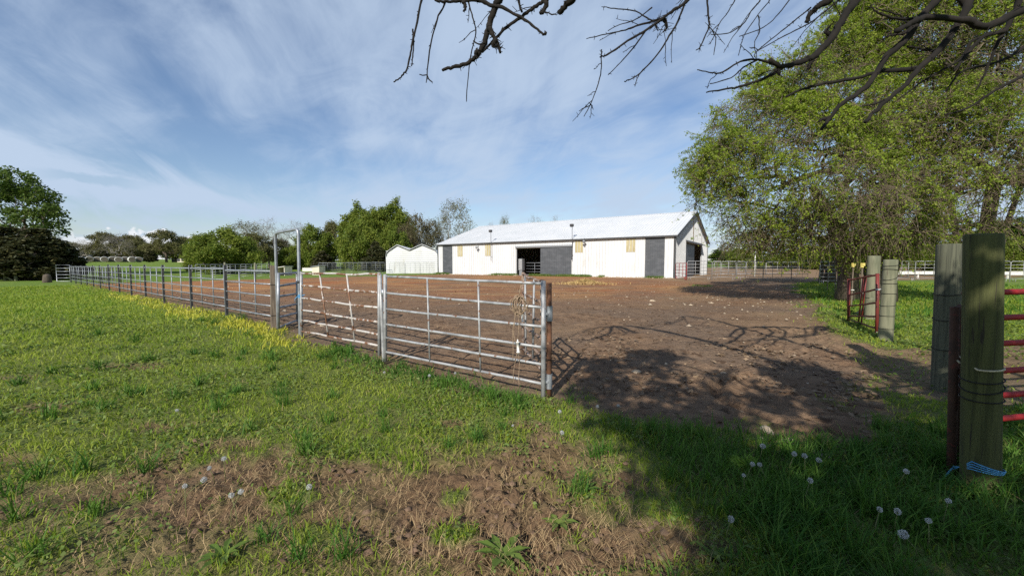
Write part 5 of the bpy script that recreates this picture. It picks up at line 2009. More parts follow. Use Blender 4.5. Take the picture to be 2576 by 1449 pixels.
def proto(kind):
    """first tree of a kind, built once at the origin and copied"""
    if kind in PROTO:
        return PROTO[kind], False
    t = thing('tree', 'x', 'tree')
    if kind == 'round':
        make_tree('t', 21, straight(2.4, seed=1), ring_lobes(3, 26, 3.4, 2.8, 9.2, 1.25, 1.0), 420, .016, M['leaf_green'], M['bark'], 15000, .205, .32, .7, .15, trunk_r=.24, parent=t, outer=.33)
    elif kind == 'olive':
        make_tree('t', 22, straight(2.0, seed=2), ring_lobes(8, 24, 4.0, 2.6, 8.8, 1.3, .95), 420, .018, M['leaf_olive'], M['bark'], 13000, .205, .32, .7, .16, trunk_r=.28, parent=t, outer=.33)
    elif kind == 'upright':
        lob = []
        r = random.Random(6)
        for i in range(15):
            a, q = 2.4 * i, 3.6 * math.sqrt((i + .5) / 15)
            h = 14.4 - 1.1 * q + r.uniform(-1.4, .6)
            lob.append((q * math.cos(a), q * math.sin(a), h * .60, .95, .95, h * .40))
        make_tree('t', 23, straight(1.8, seed=3), lob, 420, .016, M['leaf_green'], M['bark'], 28000, .205, .32, .8, .10, rise=.3, trunk_r=.34, parent=t, outer=.33)
    elif kind == 'bush':
        make_tree('t', 24, straight(.7, seed=4), ring_lobes(11, 30, 4.6, 1.0, 6.7, 1.35, .95, (0, 0, 2.4, 3.4, 3.4, 2.0)), 520, .016, M['leaf_green'], M['bark'], 24000, .20, .32, .7, .14, trunk_r=.26, parent=t, outer=.3)
    elif kind == 'bare':
        make_tree('t', 25, straight(2.6, seed=5), ring_lobes(14, 15, 3.9, 3.6, 11.0, 1.9, 1.8), 420, .014, M['leaf_bud'], M['bark_grey'], 0, .1, .1, .8, .12, rise=.22, trunk_r=.26, twig=(4, 1.1, -.2, .016), parent=t, outer=.4)
    elif kind == 'pale':
        make_tree('t', 26, straight(2.2, seed=6), ring_lobes(17, 15, 3.4, 3.6, 11.6, 1.5, 2.0), 420, .014, M['leaf_pale'], M['bark_grey'], 3800, .15, .22, .8, .10, rise=.35, trunk_r=.26, twig=(4, 1.0, -.5, .016), parent=t, outer=.4)
    elif kind == 'bud':
        make_tree('t', 27, straight(1.6, seed=7), ring_lobes(19, 15, 3.4, 2.4, 8.6, 1.7, 1.5), 330, .014, M['leaf_bud'], M['bark'], 6500, .17, .25, .7, .12, rise=.2, trunk_r=.24, twig=(3, .9, 0, .016), parent=t, outer=.4)
    elif kind == 'cedar':
        lob = [(0, 0, 1.2, 2.3, 2.3, .8), (0, 0, 2.4, 2.0, 2.0, 1.0), (.2, 0, 3.6, 1.6, 1.6, 1.0), (0, .1, 4.7, 1.1, 1.1, .9), (0, 0, 5.7, .6, .6, .8)]
        make_tree('t', 28, straight(5.4, 8, seed=8), lob, 420, .012, M['cedar'], M['bark'], 22000, .16, .16, .5, .06, rise=-.05, trunk_r=.18, parent=t, outer=.28, flat=.45, long=2.2)
    elif kind == 'pine':
        lob = []
        r = random.Random(9)
        for i in range(15):
            a, z = 2.4 * i, 2.2 + i * .62
            q = 2.7 * (1 - (i / 17)) * r.uniform(.6, 1.1)
            lob.append((q * math.cos(a), q * math.sin(a), z, 1.3, 1.3, .38))
        make_tree('t', 29, straight(10.8, 10, seed=9), lob, 330, .012, M['leaf_dark'], M['bark'], 15000, .17, .15, .6, .06, rise=-.02, trunk_r=.2, parent=t, outer=.35, flat=.5, long=1.8)
    PROTO[kind] = t
    return t, True


NAT = {'round': 10.2, 'olive': 9.6, 'upright': 14.6, 'bush': 7.6, 'bare': 13.2, 'pale': 13.9, 'bud': 10.2, 'cedar': 6.4, 'pine': 11.4}
WID = {'round': 9.2, 'olive': 10.4, 'upright': 9.2, 'bush': 11.6, 'bare': 10.6, 'pale': 9.2, 'bud': 9.4, 'cedar': 4.8, 'pine': 6.2}


def place_tree(kind, u, v_top, w_px, Y, label, grp, name='tree', rz=0.0):
    top = at(u, v_top, Y)
    z0 = h1(top.x, Y)
    sz = (top.z - z0) / NAT[kind]
    sx = w_px / F_PX * Y / WID[kind]
    t, new = proto(kind)
    loc = (top.x, Y, z0)
    if new:
        t.location, t.rotation_euler, t.scale = loc, (0, 0, rz), (sx, sx, sz)
        t['label'], t['group'] = label, grp
        t.name = name
    else:
        t = dup(t, loc, rz, (sx, sx, sz), label, grp)
        t.name = name
    return t


GF = 'trees along the far edge of the fields'
GB = 'trees behind the barn and shed'
GR = 'trees beyond the yard on the right'
TREES = [
    # far line at the left: u, top row, width, distance
    ('bare', 205, 598, 78, 118, 'bare grey tree just right of the dark cedar on the left', GF),
    ('olive', 262, 588, 92, 122, 'olive budding tree behind the red brick house', GF),
    ('bare', 288, 581, 90, 112, 'gnarled bare tree leaning over the hay bales', GF),
    ('olive', 335, 606, 86, 120, 'low olive tree behind the right end of the hay bales', GF),
    ('olive', 415, 583, 104, 108, 'broad brown green oak left of the round green bush tree', GF),
    ('round', 372, 612, 62, 128, 'small green tree left of the broad oak', GF),
    ('olive', 462, 598, 70, 118, 'olive tree between the broad oak and the round green bush tree', GF),
    ('cedar', 376, 628, 34, 104, 'small dark cedar at the end of the bale row', GF),
    ('cedar', 256, 630, 44, 110, 'dark shrub between the brick house and the bales', GF),
    # green bush tree and the bare pair
    ('pale', 612, 549, 130, 74, 'thin pale leaved tree rising behind the round green bush tree', GB),
    ('bush', 560, 581, 196, 58, 'round bright green bush tree behind the left fence', GB),
    ('bare', 672, 538, 92, 80, 'bare grey tree framed beside the left leg of the hoop', GB),
    ('bare', 742, 546, 104, 84, 'spreading bare tree seen through the tall hoop frame', GB),
    ('olive', 700, 604, 110, 82, 'low olive tree under the bare trees', GB),
    ('bush', 795, 576, 140, 80, 'bright green bushy tree right of the hoop frame', GB),
    ('olive', 838, 562, 84, 88, 'yellowish budding tree left of the tall poplars', GB),
    ('cedar', 812, 632, 66, 72, 'dark cedar hollow at the foot of the bushy trees', GB),
    ('upright', 905, 494, 124, 82, 'left one of two tall green upright trees', GB),
    ('upright', 985, 482, 128, 84, 'right and tallest of two tall green upright trees', GB),
    ('bush', 905, 560, 134, 74, 'leafy green tree in front of the tall upright trees', GB),
    ('bush', 990, 574, 112, 72, 'darker green tree left behind the white shed', GB),
    ('cedar', 945, 610, 74, 68, 'dark cedar beside the left wall of the white shed', GB),
    ('bud', 1052, 535, 84, 78, 'brown budding tree above the white shed', GB),
    ('pale', 1142, 489, 106, 84, 'tall pale bare crowned tree above the left end of the barn', GB),
    ('bud', 1088, 548, 66, 80, 'green brown tree between the shed and the pale tall tree', GB),
    ('bare', 1236, 552, 46, 96, 'small bare treetop behind the left roof ridge', GB),
    ('pale', 1268, 534, 38, 96, 'narrow pale treetop poking above the barn ridge', GB),
    ('bare', 1345, 532, 62, 100, 'left bare treetop behind the middle of the ridge', GB),
    ('bare', 1398, 534, 56, 100, 'right bare treetop behind the middle of the ridge', GB),
    ('bush', 505, 600, 110, 66, 'green bush tree at the left flank of the round bush tree', GB),
    ('olive', 640, 590, 100, 72, 'olive tree at the right flank of the round bush tree', GB),
    ('bush', 738, 622, 110, 78, 'low green thicket under the hoop frame', GB),
    ('olive', 318, 594, 110, 126, 'tall olive tree in the middle of the far tree line', GF),
    ('olive', 185, 612, 70, 124, 'dull tree hidden behind the dark cedars', GF),
    ('round', 440, 612, 90, 122, 'green tree behind the grey roofed house', GF),
    ('upright', 945, 510, 110, 88, 'third green upright tree between the two tall ones', GB),
    ('bud', 1020, 560, 80, 76, 'low brown tree behind the left bay of the shed', GB),
    # right of the barn
    ('round', 1822, 632, 80, 100, 'low green tree at the barn gable corner', GR),
    ('bush', 1880, 640, 120, 74, 'green thicket behind the distant corral panels', GR),
    ('bush', 1985, 636, 130, 72, 'green thicket left of the shaded trunks', GR),
    ('bush', 2090, 622, 130, 66, 'dark thicket behind the shaded trunks', GR),
    ('pine', 2150, 600, 110, 58, 'dark pine behind the yellow capped posts', GR),
    ('bush', 2380, 612, 150, 44, 'green thicket left behind the grey round post', GR),
    ('bush', 2465, 606, 150, 46, 'green thicket behind the mossy post', GR),
    ('bush', 2560, 604, 150, 43, 'green thicket at the right edge', GR),
    ('pine', 1806, 628, 48, 84, 'pine just right of the barn gable', GR),
    ('bud', 1830, 606, 56, 96, 'reddish budding tree right of the barn gable', GR),
    ('round', 1858, 624, 62, 92, 'green tree left of the white pole', GR),
    ('pine', 1905, 618, 62, 86, 'dark pine behind the white pole', GR),
    ('pine', 1948, 624, 60, 90, 'pine right of the white pole', GR),
    ('bud', 1992, 622, 62, 88, 'brownish bush beyond the shaded corral panels', GR),
    ('round', 2035, 618, 62, 84, 'green tree beside the shaded trunks', GR),
    ('round', 2292, 570, 84, 40, 'bright green bush tree right behind the gate posts', GR),
    ('pine', 2352, 545, 110, 46, 'dark pine left of the grey round post', GR),
    ('pine', 2432, 552, 120, 48, 'dark pine behind the two nearest posts', GR),
    ('bush', 2520, 560, 150, 50, 'green bushy tree right of the mossy post', GR),
    ('pine', 2590, 545, 130, 46, 'dark pine cut by the right edge', GR),
    ('round', 2215, 590, 110, 48, 'green tree far behind the pale weathered post', GR),
]
for i, (kind, u, v, w, Y, lab, g) in enumerate(TREES):
    place_tree(kind, u, v, w, Y, lab, g, 'cedar' if kind == 'cedar' else 'pine_tree' if kind == 'pine' else 'tree', (i * 2.1) % 6.28)

# tall leafy tree and dark cedars at the left edge
p = at(72, 690, 47)
t = thing('tree', 'tall dark leafy tree rising above cedars at the left edge', 'tree', (p.x, p.y, h1(p.x, p.y)))
make_tree('t', 41, straight(4.5, seed=11, wob=.1), [(-.5, 0, 10.4, 2.4, 2.4, 1.9), (-2.6, .4, 9.0, 2.0, 2.2, 1.6), (1.6, .2, 8.8, 2.0, 2.0, 1.5), (3.2, -.2, 7.0, 1.5, 1.8, 1.1),
                                                (-3.6, 0, 6.6, 2.0, 2.2, 1.4), (.6, .3, 7.0, 2.2, 2.2, 1.3), (2.6, 0, 5.2, 1.5, 1.6, .7), (-6, 0, 8.0, 2.0, 2, 1.8), (-1, 0, 5.2, 2, 2, .8), (-7.5, 0, 5.8, 2, 2, 1.4)],
          420, .016, M['leaf_dark'], M['bark'], 12000, .20, .26, .6, .12, trunk_r=.28, outer=.4, parent=t)
for u, v, w, Y, lab in ((18, 575, 170, 40, 'broad dark cedar at the very left edge under the leafy tree'),
                        (100, 578, 170, 39, 'broad dark cedar with sunlit boughs below the leafy tree'),
                        (150, 608, 92, 43, 'lower dark cedar nearest the far end of the pipe fence'),
                        (62, 600, 150, 37.5, 'dark cedar filling the gap between the two broad ones')):
    place_tree('cedar', u, v, w, Y, lab, 'dark cedars at the left edge', 'cedar', u * .07)


# the big spreading trees right of the yard
def big_tree(label, u, Y, seed, lobes_px, n_att, n_leaf, trunks, twg, tname='spreading_tree', leaf_kind='leaf_spring', stem_r=.36):
    p = at(u, 690, Y)
    z0 = h1(p.x, p.y)
    t = thing(tname, label, 'tree', (p.x, p.y, z0))
    lob = []
    for (lu, lv, ru, rv, dy) in lobes_px:
        c = at(lu, lv, Y + dy)
        s = (Y + dy) / F_PX
        lob.append((c.x - p.x, c.y - p.y, c.z - z0, ru * s, (ru + rv) * .5 * s * .95, rv * s))
    r = np.random.default_rng(seed)
    att = lobes_points(lob, n_att, r, .38)
    att = att[att[:, 2] > 1.2]
    base = trunks[0]
    P, par, acc, rad, leaf = grow([np.array(q) for q in base], att, seed, .55, .20, .02, .009, .47, 2)
    rad = rad * np.where(acc > 40, 1.15, 1.0)
    rad[0] *= 1.3
    link('trunk', limbs_mesh(P, par, rad, 'trunk'), M['bark'], t)
    # companion stems from the same stool
    for tr in trunks[1:]:
        m = MB()
        n = len(tr)
        m.tube([Vector(q) for q in tr], [stem_r * (1 - .6 * i / (n - 1)) * (1.25 if i == 0 else 1) for i in range(n)], 11)
        m.build('stem', M['bark'], t, True, True)
    tips = np.where(acc <= 3)[0]
    tips = tips[par[tips] >= 0]
    d = P[tips] - P[par[tips]]
    d /= np.linalg.norm(d, axis=1)[:, None] + 1e-9
    TP, Tpar, TR, q1, q2 = twigs(P[tips], d, r, *twg)
    link('twigs', limbs_mesh(TP, Tpar, TR, 'twigs'), M['bark_pale'], t)
    src = np.concatenate([q1, q2, q1 * .5 + q2 * .5])
    # leaves thicker on the outside and upper parts, bare gaps inside
    w = .12 + sm(.42, .60, fbm(src[:, 0] + src[:, 2] * .7, src[:, 1] - src[:, 2] * .9, .8, 3, seed)) ** 1.5 * (.3 + r.uniform(0, 1, len(src)) ** 2)
    w *= .50 + .50 * sm(3.0, 7.5, src[:, 2])
    w /= w.sum()
    C = src[r.choice(len(src), n_leaf, p=w)] + r.normal(0, .04, (n_leaf, 3))
    V, Fq, rn = leaf_cards(C, .037, r, 0, 2.0)
    link('crown', mesh_np('crown', V, Fq, False, {'rnd': rn}), M[leaf_kind], t)
    return t


big_tree('big old tree with spring green crown and ragged shaggy trunk beside the yard', 2195, 16.5, 51,
         [(1840, 450, 95, 115, -1), (1900, 330, 110, 110, -.5), (1985, 220, 105, 85, 0), (2090, 170, 110, 80, .5), (2200, 110, 120, 100, 1), (2010, 400, 120, 110, -2.0),
          (2120, 300, 120, 110, -2), (1960, 540, 110, 75, -1.5), (2110, 470, 130, 100, -3), (2250, 360, 130, 130, -1), (2230, 540, 140, 75, -2.5), (1880, 590, 80, 45, -1), (2330, 220, 120, 120, 2),
          (2080, 590, 120, 40, -2), (2210, 20, 100, 70, 1), (1950, 600, 90, 36, -.5), (2180, 610, 120, 34, -1), (1800, 420, 60, 90, -.5), (2280, 590, 90, 40, 0)],
         3200, 260000,
         [[(0, 0, -.2), (.05, 0, .6), (-.05, .05, 1.4), (-.2, .1, 2.3), (-.3, .1, 3.2)],
          [(.5, .3, -.2), (.55, .35, 1.2), (.8, .5, 2.6), (1.2, .6, 4.2), (1.7, .8, 5.6)],
          [(-.6, .4, -.2), (-.75, .4, 1.1), (-1.2, .3, 2.4), (-1.9, .1, 3.6), (-2.8, -.2, 4.6)],
          [(.1, -.45, -.2), (.15, -.5, 1.0), (.35, -.7, 2.2), (.9, -1.0, 3.4)],
          [(-1.25, -.2, -.2), (-1.2, -.3, .9), (-1.5, -.6, 1.9), (-2.2, -1.0, 2.9), (-3.4, -1.4, 3.6)],
          [(-.3, -.3, -.2), (-.35, -.4, 1.0), (-.1, -.6, 2.4), (.2, -.9, 3.8)],
          [(1.0, .9, -.2), (1.15, 1.0, 1.6), (1.6, 1.2, 3.4), (2.2, 1.4, 5.2)]],
         (6, .78, .75, .0095))
big_tree('second big twiggy tree filling the right edge behind the mossy post', 2478, 15.0, 57,
         [(2420, 120, 130, 110, 0), (2540, 60, 120, 90, 0), (2380, 330, 100, 110, 0), (2520, 300, 130, 110, -1), (2450, 460, 150, 60, -1.5), (2600, 200, 100, 130, 0), (2590, 440, 110, 70, -1),
          (2350, 560, 120, 36, -1), (2520, 560, 120, 34, -1), (2330, 80, 90, 80, 1), (2440, -40, 120, 80, 0), (2400, 480, 110, 60, -.5), (2550, 400, 110, 90, -1.5), (2330, 470, 80, 70, -.5)],
         1900, 95000,
         [[(0, 0, -.2), (.05, 0, 1.0), (0, .1, 2.2), (.1, .1, 3.4), (.1, 0, 4.4)],
          [(.5, .2, -.2), (.6, .2, 1.6), (1.0, .2, 3.2), (1.5, .2, 5.0)],
          [(-.4, .3, -.2), (-.6, .3, 1.6), (-1.1, .2, 3.2), (-1.6, .1, 4.8)]],
         (6, .80, .65, .0095), stem_r=.15)
big_tree('dark low boughed tree deep in shade behind the silver corral panels', 2065, 29.0, 63,
         [(2000, 610, 95, 30, 0), (2060, 560, 120, 50, 0), (2140, 540, 110, 60, 0), (2080, 620, 90, 34, -1), (2150, 610, 90, 36, 0), (1960, 560, 70, 40, 0)],
         900, 90000,
         [[(0, 0, -.2), (.05, 0, .8), (-.05, .1, 1.8), (.1, .1, 2.6)],
          [(.8, .2, -.2), (.9, .3, 1.2), (1.3, .3, 2.6)]],
         (3, .9, .5, .012), leaf_kind='leaf_dark')  # dark leaf colour stands in for shade from the big tree


# ------------------------------------------------------------------ the tree above the camera
def overhanging_tree():
    base = Vector((2.9, -4.6, 0))
    t = thing('overhanging_tree', 'dark spiky bare branches of a tree hanging over the camera from above', 'tree', base)
    bx = base
    trunk = [bx + Vector((0, 0, -.3)), bx + Vector((.03, 0, .8)), bx + Vector((-.05, .1, 1.9)), bx + Vector((-.15, .25, 3.0)), bx + Vector((-.3, .4, 3.9))]
    MB().tube(trunk, [.36, .30, .27, .25, .22], 16).build('trunk', M['bark_dark'], t, True)
    fork = trunk[-1]

    def curve(pts, n=6):
        pts = [Vector(p) for p in pts]
        out = []
        for i in range(len(pts) - 1):
            a = pts[max(i - 1, 0)]
            b, c = pts[i], pts[i + 1]
            d = pts[min(i + 2, len(pts) - 1)]
            for k in range(n):
                s = k / n
                out.append(.5 * ((2 * b) + (c - a) * s + (2 * a - 5 * b + 4 * c - d) * s * s + (3 * b - a - 3 * c + d) * s ** 3))
        return out + [pts[-1]]
    # main limbs, above the picture
    limbs = [
        (curve([fork, (1.6, -2.0, 5.0), (.8, .8, 5.2), (.25, 2.6, 4.9), (-.12, 3.55, 4.35)]), .085, .03),
        (curve([fork, (2.6, -1.6, 5.3), (2.3, 1.0, 5.5), (2.25, 3.2, 5.4), (2.05, 4.5, 5.0)]), .075, .025),
        (curve([fork, (4.0, -2.4, 5.0), (4.6, .2, 5.2), (4.3, 2.4, 4.8), (3.75, 3.5, 4.35)]), .09, .035),
        (curve([(3.75, 3.5, 4.35), (3.4, 3.6, 4.25), (3.05, 3.6, 4.2)]), .05, .035),
        (curve([(4.3, 2.4, 4.8), (4.8, 3.0, 4.6), (4.9, 3.6, 4.3)]), .07, .05),
    ]
    allp = []
    for pts, r0, r1 in limbs:
        n = len(pts)
        MB().tube(pts, [r0 + (r1 - r0) * i / (n - 1) for i in range(n)], 9).build('limb', M['bark_dark'], t, True)
        allp += pts
    r = random.Random(8)
    fine = MB()

    def spurs(m, pts, rad, dens, ln):
        for i in range(1, len(pts) - 1):
            if r.random() < dens:
                p = pts[i]
                for _ in range(r.choice((1, 1, 2, 3))):
                    d = Vector((r.gauss(0, 1), r.gauss(0, .6), r.gauss(0, 1))).normalized()
                    q = p + d * ln * r.uniform(.4, 1.2)
                    m.tube([p, (p + q) / 2 + Vector((r.uniform(-.004, .004), 0, .003)), q], [rad(i) * .55 + .0015, .003, .0022], 4)
    # branch shapes: list of (u, v) points, distance, radius at both ends (metres), joined to the nearest limb?, spur density, spur length
    BR = [
        # left group
        ([(1064, -30), (1061, 0), (1041, 92), (1033, 132), (1023, 176), (1008, 194), (991, 207)], 3.5, .011, .004, 1, .5, .03),
        ([(1038, 75), (1041, 110), (1037, 150), (1036, 168)], 3.5, .006, .0035, 0, .5, .02),
        ([(1124, -25), (1121, 4), (1099, 52), (1083, 116), (1075, 188), (1087, 208)], 3.6, .009, .0035, 1, .4, .02),
        ([(1075, 188), (1064, 190), (1055, 188)], 3.6, .004, .003, 0, .2, .01),
        ([(1075, 188), (1072, 209)], 3.6, .004, .003, 0, .2, .01),
        ([(1172, -30), (1179, 8), (1191, 52), (1197, 84), (1185, 136), (1179, 180), (1173, 256)], 3.7, .008, .003, 1, .35, .02),
        ([(1262, -40), (1255, 0), (1243, 24), (1231, 64), (1219, 108), (1203, 136), (1179, 156), (1140, 169), (1113, 177)], 3.4, .034, .010, 1, .75, .05),
        ([(1231, 64), (1237, 84), (1247, 100), (1254, 116), (1259, 134)], 3.4, .018, .007, 0, .9, .05),
        ([(1392, -40), (1371, 0), (1343, 20), (1311, 44), (1267, 76), (1240, 106), (1212, 132)], 3.5, .016, .008, 1, .6, .04),
        ([(1191, -20), (1231, 12), (1263, 20), (1311, 44), (1339, 64), (1367, 86), (1374, 83)], 3.45, .016, .006, 1, .45, .03),
        ([(1095, -12), (1115, 4), (1147, 4), (1195, 2), (1231, 12)], 3.5, .008, .010, 1, .6, .03),
        ([(1166, 6), (1171, 18), (1166, 30)], 3.5, .016, .006, 0, 1, .03),
        ([(1376, -30), (1375, 0), (1373, 20), (1359, 36)], 3.4, .022, .012, 1, .9, .03),
        ([(1450, -30), (1437, 0), (1420, 16), (1405, 37)], 3.4, .034, .016, 1, .9, .03),
        ([(1359, 26), (1380, 34), (1400, 38)], 3.4, .005, .004, 0, .3, .02),
        ([(1313, 30), (1306, 12), (1302, -15)], 3.45, .008, .007, 0, .4, .03),
        ([(1219, 108), (1205, 112), (1190, 104)], 3.4, .006, .004, 0, .3, .02),
        ([(1203, 130), (1197, 138), (1200, 148)], 3.4, .022, .006, 0, 1, .045),
        ([(1247, 104), (1240, 116), (1252, 120)], 3.4, .020, .005, 0, 1, .05),
        # middle group, farther away
        ([(1752, -40), (1731, 0), (1700, 24), (1671, 44), (1627, 76), (1579, 104), (1531, 136), (1509, 144)], 4.4, .020, .006, 1, .55, .04),
        ([(1513, 126), (1513, 144), (1511, 188), (1495, 240), (1483, 268), (1469, 294)], 4.4, .006, .003, 0, .3, .03),
        ([(1484, 266), (1470, 272), (1457, 280)], 4.4, .004, .003, 0, .2, .02),
        ([(1486, 262), (1493, 276)], 4.4, .004, .003, 0, 0, .02),
        ([(1730, -30), (1723, 8), (1703, 60), (1683, 92), (1655, 136), (1611, 184), (1590, 198), (1571, 206)], 4.5, .013, .004, 1, .4, .03),
        ([(1611, 184), (1602, 200), (1597, 218)], 4.5, .004, .003, 0, .2, .02),
        ([(1667, 48), (1607, 64), (1575, 76), (1539, 84), (1475, 98)], 4.4, .010, .003, 0, .4, .03),
        ([(1623, 80), (1591, 124), (1555, 164), (1529, 190)], 4.4, .007, .003, 0, .3, .03),
        ([(1671, 44), (1640, 52), (1600, 30), (1545, 22), (1516, 18)], 4.4, .008, .003, 0, .4, .03),
        ([(1640, 20), (1600, 50), (1560, 62), (1530, 78)], 4.6, .006, .003, 0, .3, .03),
        ([(1668, 46), (1678, 68), (1668, 82)], 4.4, .020, .004, 0, 1, .09),
        ([(1660, 50), (1650, 62), (1655, 80)], 4.4, .014, .003, 0, 1, .09),
        ([(1776, -30), (1779, 0), (1783, 48), (1783, 68), (1763, 116), (1751, 128)], 4.3, .012, .004, 1, .7, .05),
        ([(1783, 68), (1800, 96), (1795, 140)], 4.3, .005, .003, 0, .3, .02),
        ([(1850, -20), (1838, 20), (1810, 60), (1800, 84), (1786, 112)], 4.5, .006, .003, 1, .3, .03),
        ([(1915, -20), (1889, 30), (1870, 60), (1832, 84), (1788, 88)], 4.3, .008, .003, 1, .3, .03),
        ([(1908, 40), (1910, 80), (1898, 110), (1905, 146)], 4.3, .005, .0025, 0, .3, .02),
        ([(1940, -20), (1905, 40), (1872, 90), (1858, 140)], 4.6, .006, .003, 1, .3, .03),
        ([(2005, -20), (1960, 34), (1920, 70), (1860, 92)], 4.2, .006, .003, 1, .3, .03),
        ([(2040, 20), (1985, 64), (1950, 92), (1900, 134), (1905, 150)], 4.2, .006, .003, 0, .3, .03),
        # right group, thick
        ([(2180, -45), (2152, 0), (2129, 36), (2094, 93), (2054, 138), (2018, 153), (1969, 169), (1938, 151)], 3.4, .036, .012, 1, .45, .05),
        ([(1969, 169), (1938, 191), (1880, 213), (1830, 224), (1776, 233)], 3.4, .013, .004, 0, .3, .02),
        ([(1960, 166), (1907, 151), (1863, 156), (1818, 182), (1790, 184), (1754, 176)], 3.4, .009, .003, 0, .25, .02),
        ([(1907, 151), (1870, 170), (1840, 196), (1786, 212)], 3.45, .006, .003, 0, .25, .02),
        ([(2058, 136), (2040, 156), (2034, 176)], 3.4, .016, .010, 0, .3, .02),
        ([(2094, 93), (2078, 82), (2088, 66)], 3.4, .020, .006, 0, 1, .05),
        ([(1969, 169), (1955, 178), (1962, 190)], 3.4, .022, .006, 0, 1, .05),
        ([(2090, -30), (2086, 0), (2058, 16), (2040, 34), (2030, 56)], 3.3, .034, .012, 1, .8, .04),
        ([(2120, -10), (2075, 30), (2035, 60), (1975, 90), (1900, 132)], 3.9, .010, .003, 1, .3, .03),
        ([(2372, -45), (2356, 0), (2316, 44), (2280, 98), (2231, 142), (2200, 191), (2165, 231), (2116, 262), (2085, 302), (2065, 326)], 3.5, .034, .010, 1, .35, .05),
        ([(2087, 300), (2070, 300), (2060, 306)], 3.5, .020, .006, 0, .9, .03),
        ([(2312, 173), (2254, 178), (2209, 182), (2156, 196), (2076, 211), (2020, 225), (1976, 244)], 3.55, .017, .007, 0, .5, .04),
        ([(2462, -45), (2436, 9), (2409, 62), (2360, 129), (2312, 173), (2267, 222), (2205, 276), (2178, 307)], 3.5, .032, .010, 1, .35, .04),
        ([(2360, 129), (2320, 124), (2282, 117)], 3.5, .010, .006, 0, .3, .03),
        ([(2240, 246), (2200, 262), (2170, 268)], 3.5, .010, .004, 0, .3, .03),
        ([(2640, 0), (2576, 24), (2485, 67), (2432, 52), (2334, 44), (2290, 60), (2254, 80)], 3.4, .036, .014, 1, .7, .05),
        ([(2334, 44), (2270, 48), (2210, 34), (2192, 14)], 3.5, .012, .004, 0, .5, .04),
        ([(2576, -40), (2560, 13), (2529, 75), (2476, 93), (2432, 138), (2400, 180)], 3.6, .026, .008, 1, .55, .05),
        ([(2529, 75), (2500, 130), (2480, 180), (2455, 230)], 3.6, .014, .004, 0, .4, .04),
        ([(2476, 93), (2440, 108), (2415, 150), (2330, 200), (2260, 250)], 3.7, .012, .004, 0, .4, .03),
        ([(2640, 150), (2576, 190), (2500, 230), (2440, 270), (2380, 290)], 4.0, .020, .006, 1, .4, .04),
        ([(2640, 60), (2560, 130), (2500, 160), (2420, 180), (2380, 230)], 3.8, .020, .005, 1, .4, .04),
        ([(2300, 60), (2275, 84), (2240, 90), (2220, 100)], 3.5, .012, .004, 0, .6, .04),
        ([(2280, 98), (2290, 70), (2262, 40), (2200, 22)], 3.5, .008, .003, 0, .3, .03),
        ([(2436, 20), (2420, 0), (2412, -25)], 3.5, .018, .02, 0, .5, .03),
    ]
    for pix, Y, r0, r1, joined, dens, ln in BR:
        k = len(pix)
        dy = r.uniform(-.25, .25)
        pts = [at(u, v, Y + dy * (i / k) * (0 if not joined else 1)) for i, (u, v) in enumerate(pix)]
        if joined:
            a = pts[0]
            near = min(allp, key=lambda q: (q - a).length)
            pts = [near, (near + a) / 2 + Vector((0, 0, .08))] + pts
        cv = curve(pts, 5)
        cv = [p + Vector((r.gauss(0, r1 * .35), r.gauss(0, .004), r.gauss(0, r1 * .35))) for p in cv]
        n = len(cv)
        rr = [1.25 * (r0 + (r1 - r0) * (i / (n - 1)) ** .8) * r.uniform(.88, 1.14) for i in range(n)]
        m = MB().tube(cv, rr, 7)
        spurs(m, cv[(10 if joined else 0):], lambda i: r1, dens, ln)
        # side twigs
        for i in range(12 if joined else 2, int(n * .72)):
            if r.random() < (.12 if pix[0][0] > 1500 else .05):
                d = (cv[i + 1] - cv[i]).normalized()
                sd = Vector((r.gauss(-.5, .8), r.gauss(0, .5), r.gauss(-.5, .6))).normalized()
                q0, L = cv[i], r.uniform(.08, .28)
                q1 = q0 + (d * .7 + sd * .7) * L * .5
                q2 = q1 + (d * .4 + sd * .6 + Vector((0, 0, -.25))) * L * .6
                m.tube([q0, (q0 + q1) / 2 + sd * .01, q1, (q1 + q2) / 2 - sd * .008, q2], [.0042, .004, .0034, .003, .0022], 4)
                for _ in range(2):
                    e = q1 + (q2 - q1) * r.uniform(0, .9)
                    m.tube([e, e + Vector((r.gauss(0, .02), r.gauss(0, .01), r.gauss(0, .02)))], [.0032, .002], 4)
        m.build('branch', M['bark_dark'], t, True)
    # crown behind and above the camera: it throws the dappled shade on the right
    rg = np.random.default_rng(77)
    # leaf clumps of the crown: spread so that their shade falls over the gateway, the yard's near corner and the long grass
    rs = random.Random(31)
    shade = []
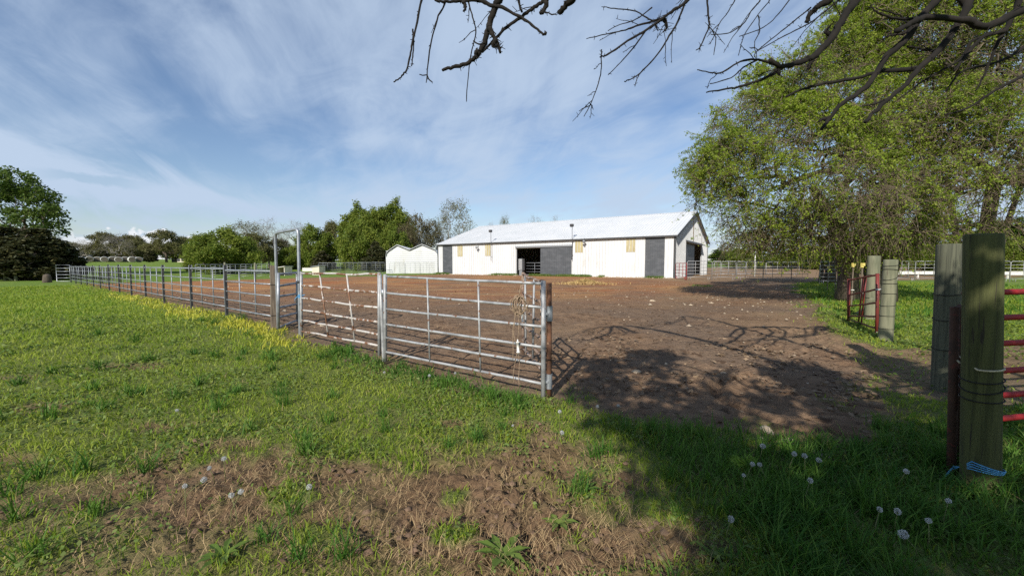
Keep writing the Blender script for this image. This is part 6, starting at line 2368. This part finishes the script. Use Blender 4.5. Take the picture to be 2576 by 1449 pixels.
    for (u0, u1, v0, v1, n) in ((1580, 2260, 885, 1110, 24), (1860, 2576, 1110, 1449, 15), (2250, 2600, 880, 1100, 6),
                                (1500, 1660, 900, 1000, 2), (1560, 1800, 1080, 1200, 2)):
        for _ in range(n):
            g = gp(rs.uniform(u0, u1), v0 + (v1 - v0) * rs.random() ** .8)
            shade.append((g.x, g.y, 0.0))
    for _ in range(9):
        shade.append((3.27 + rs.uniform(-.25, .25), 2.75, rs.uniform(.3, 1.8)))
    for _ in range(5):
        shade.append((5.45 + rs.uniform(-.3, .3), 5.0, rs.uniform(.2, 1.3)))
    for _ in range(12):
        shade.append((rs.uniform(3.5, 9), rs.uniform(-1.5, 3.5), 0.0))
    lob = []
    for gx_, gy_, gz_ in shade:
        hmin = max(4.5, (gy_ + .2) / 1.42)
        h = rs.uniform(hmin, hmin + 1.5)
        e = rs.uniform(.15, .36)
        lob.append((gx_ - .387 * 1.54 * (h - gz_), gy_ - .922 * 1.54 * (h - gz_), h, e * 1.2, e, e * .7))
    lob = [(a - base.x, b - base.y, c, d, e, f) for a, b, c, d, e, f in lob]
    att = lobes_points(lob, 1100, rg, .5)
    tr = [np.array(q - base) for q in trunk]
    P, par, acc, rad, leaf = grow(tr, att, 78, .45, .2, .05, .008, .46, 3)
    keep = par.copy()
    keep[:len(tr)] = -1
    link('boughs', limbs_mesh(P, keep, rad, 'boughs'), M['bark_dark'], t)
    tips = np.where(acc <= 3)[0]
    tips = tips[par[tips] >= 0]
    d = P[tips] - P[par[tips]]
    d /= np.linalg.norm(d, axis=1)[:, None] + 1e-9
    TP, Tpar, TR, q1, q2 = twigs(P[tips], d, rg, 3, .30, .3, .006)
    link('twigs', limbs_mesh(TP, Tpar, TR, 'twigs'), M['bark_dark'], t)
    src = np.concatenate([q1, q2])
    nl = 17000
    C = src[rg.integers(0, len(src), nl)] + rg.normal(0, .07, (nl, 3))
    V, Fq, rn = leaf_cards(C, .080, rg, 0, 1.6)
    link('crown', mesh_np('crown', V, Fq, False, {'rnd': rn}), M['leaf_dark'], t)


overhanging_tree()
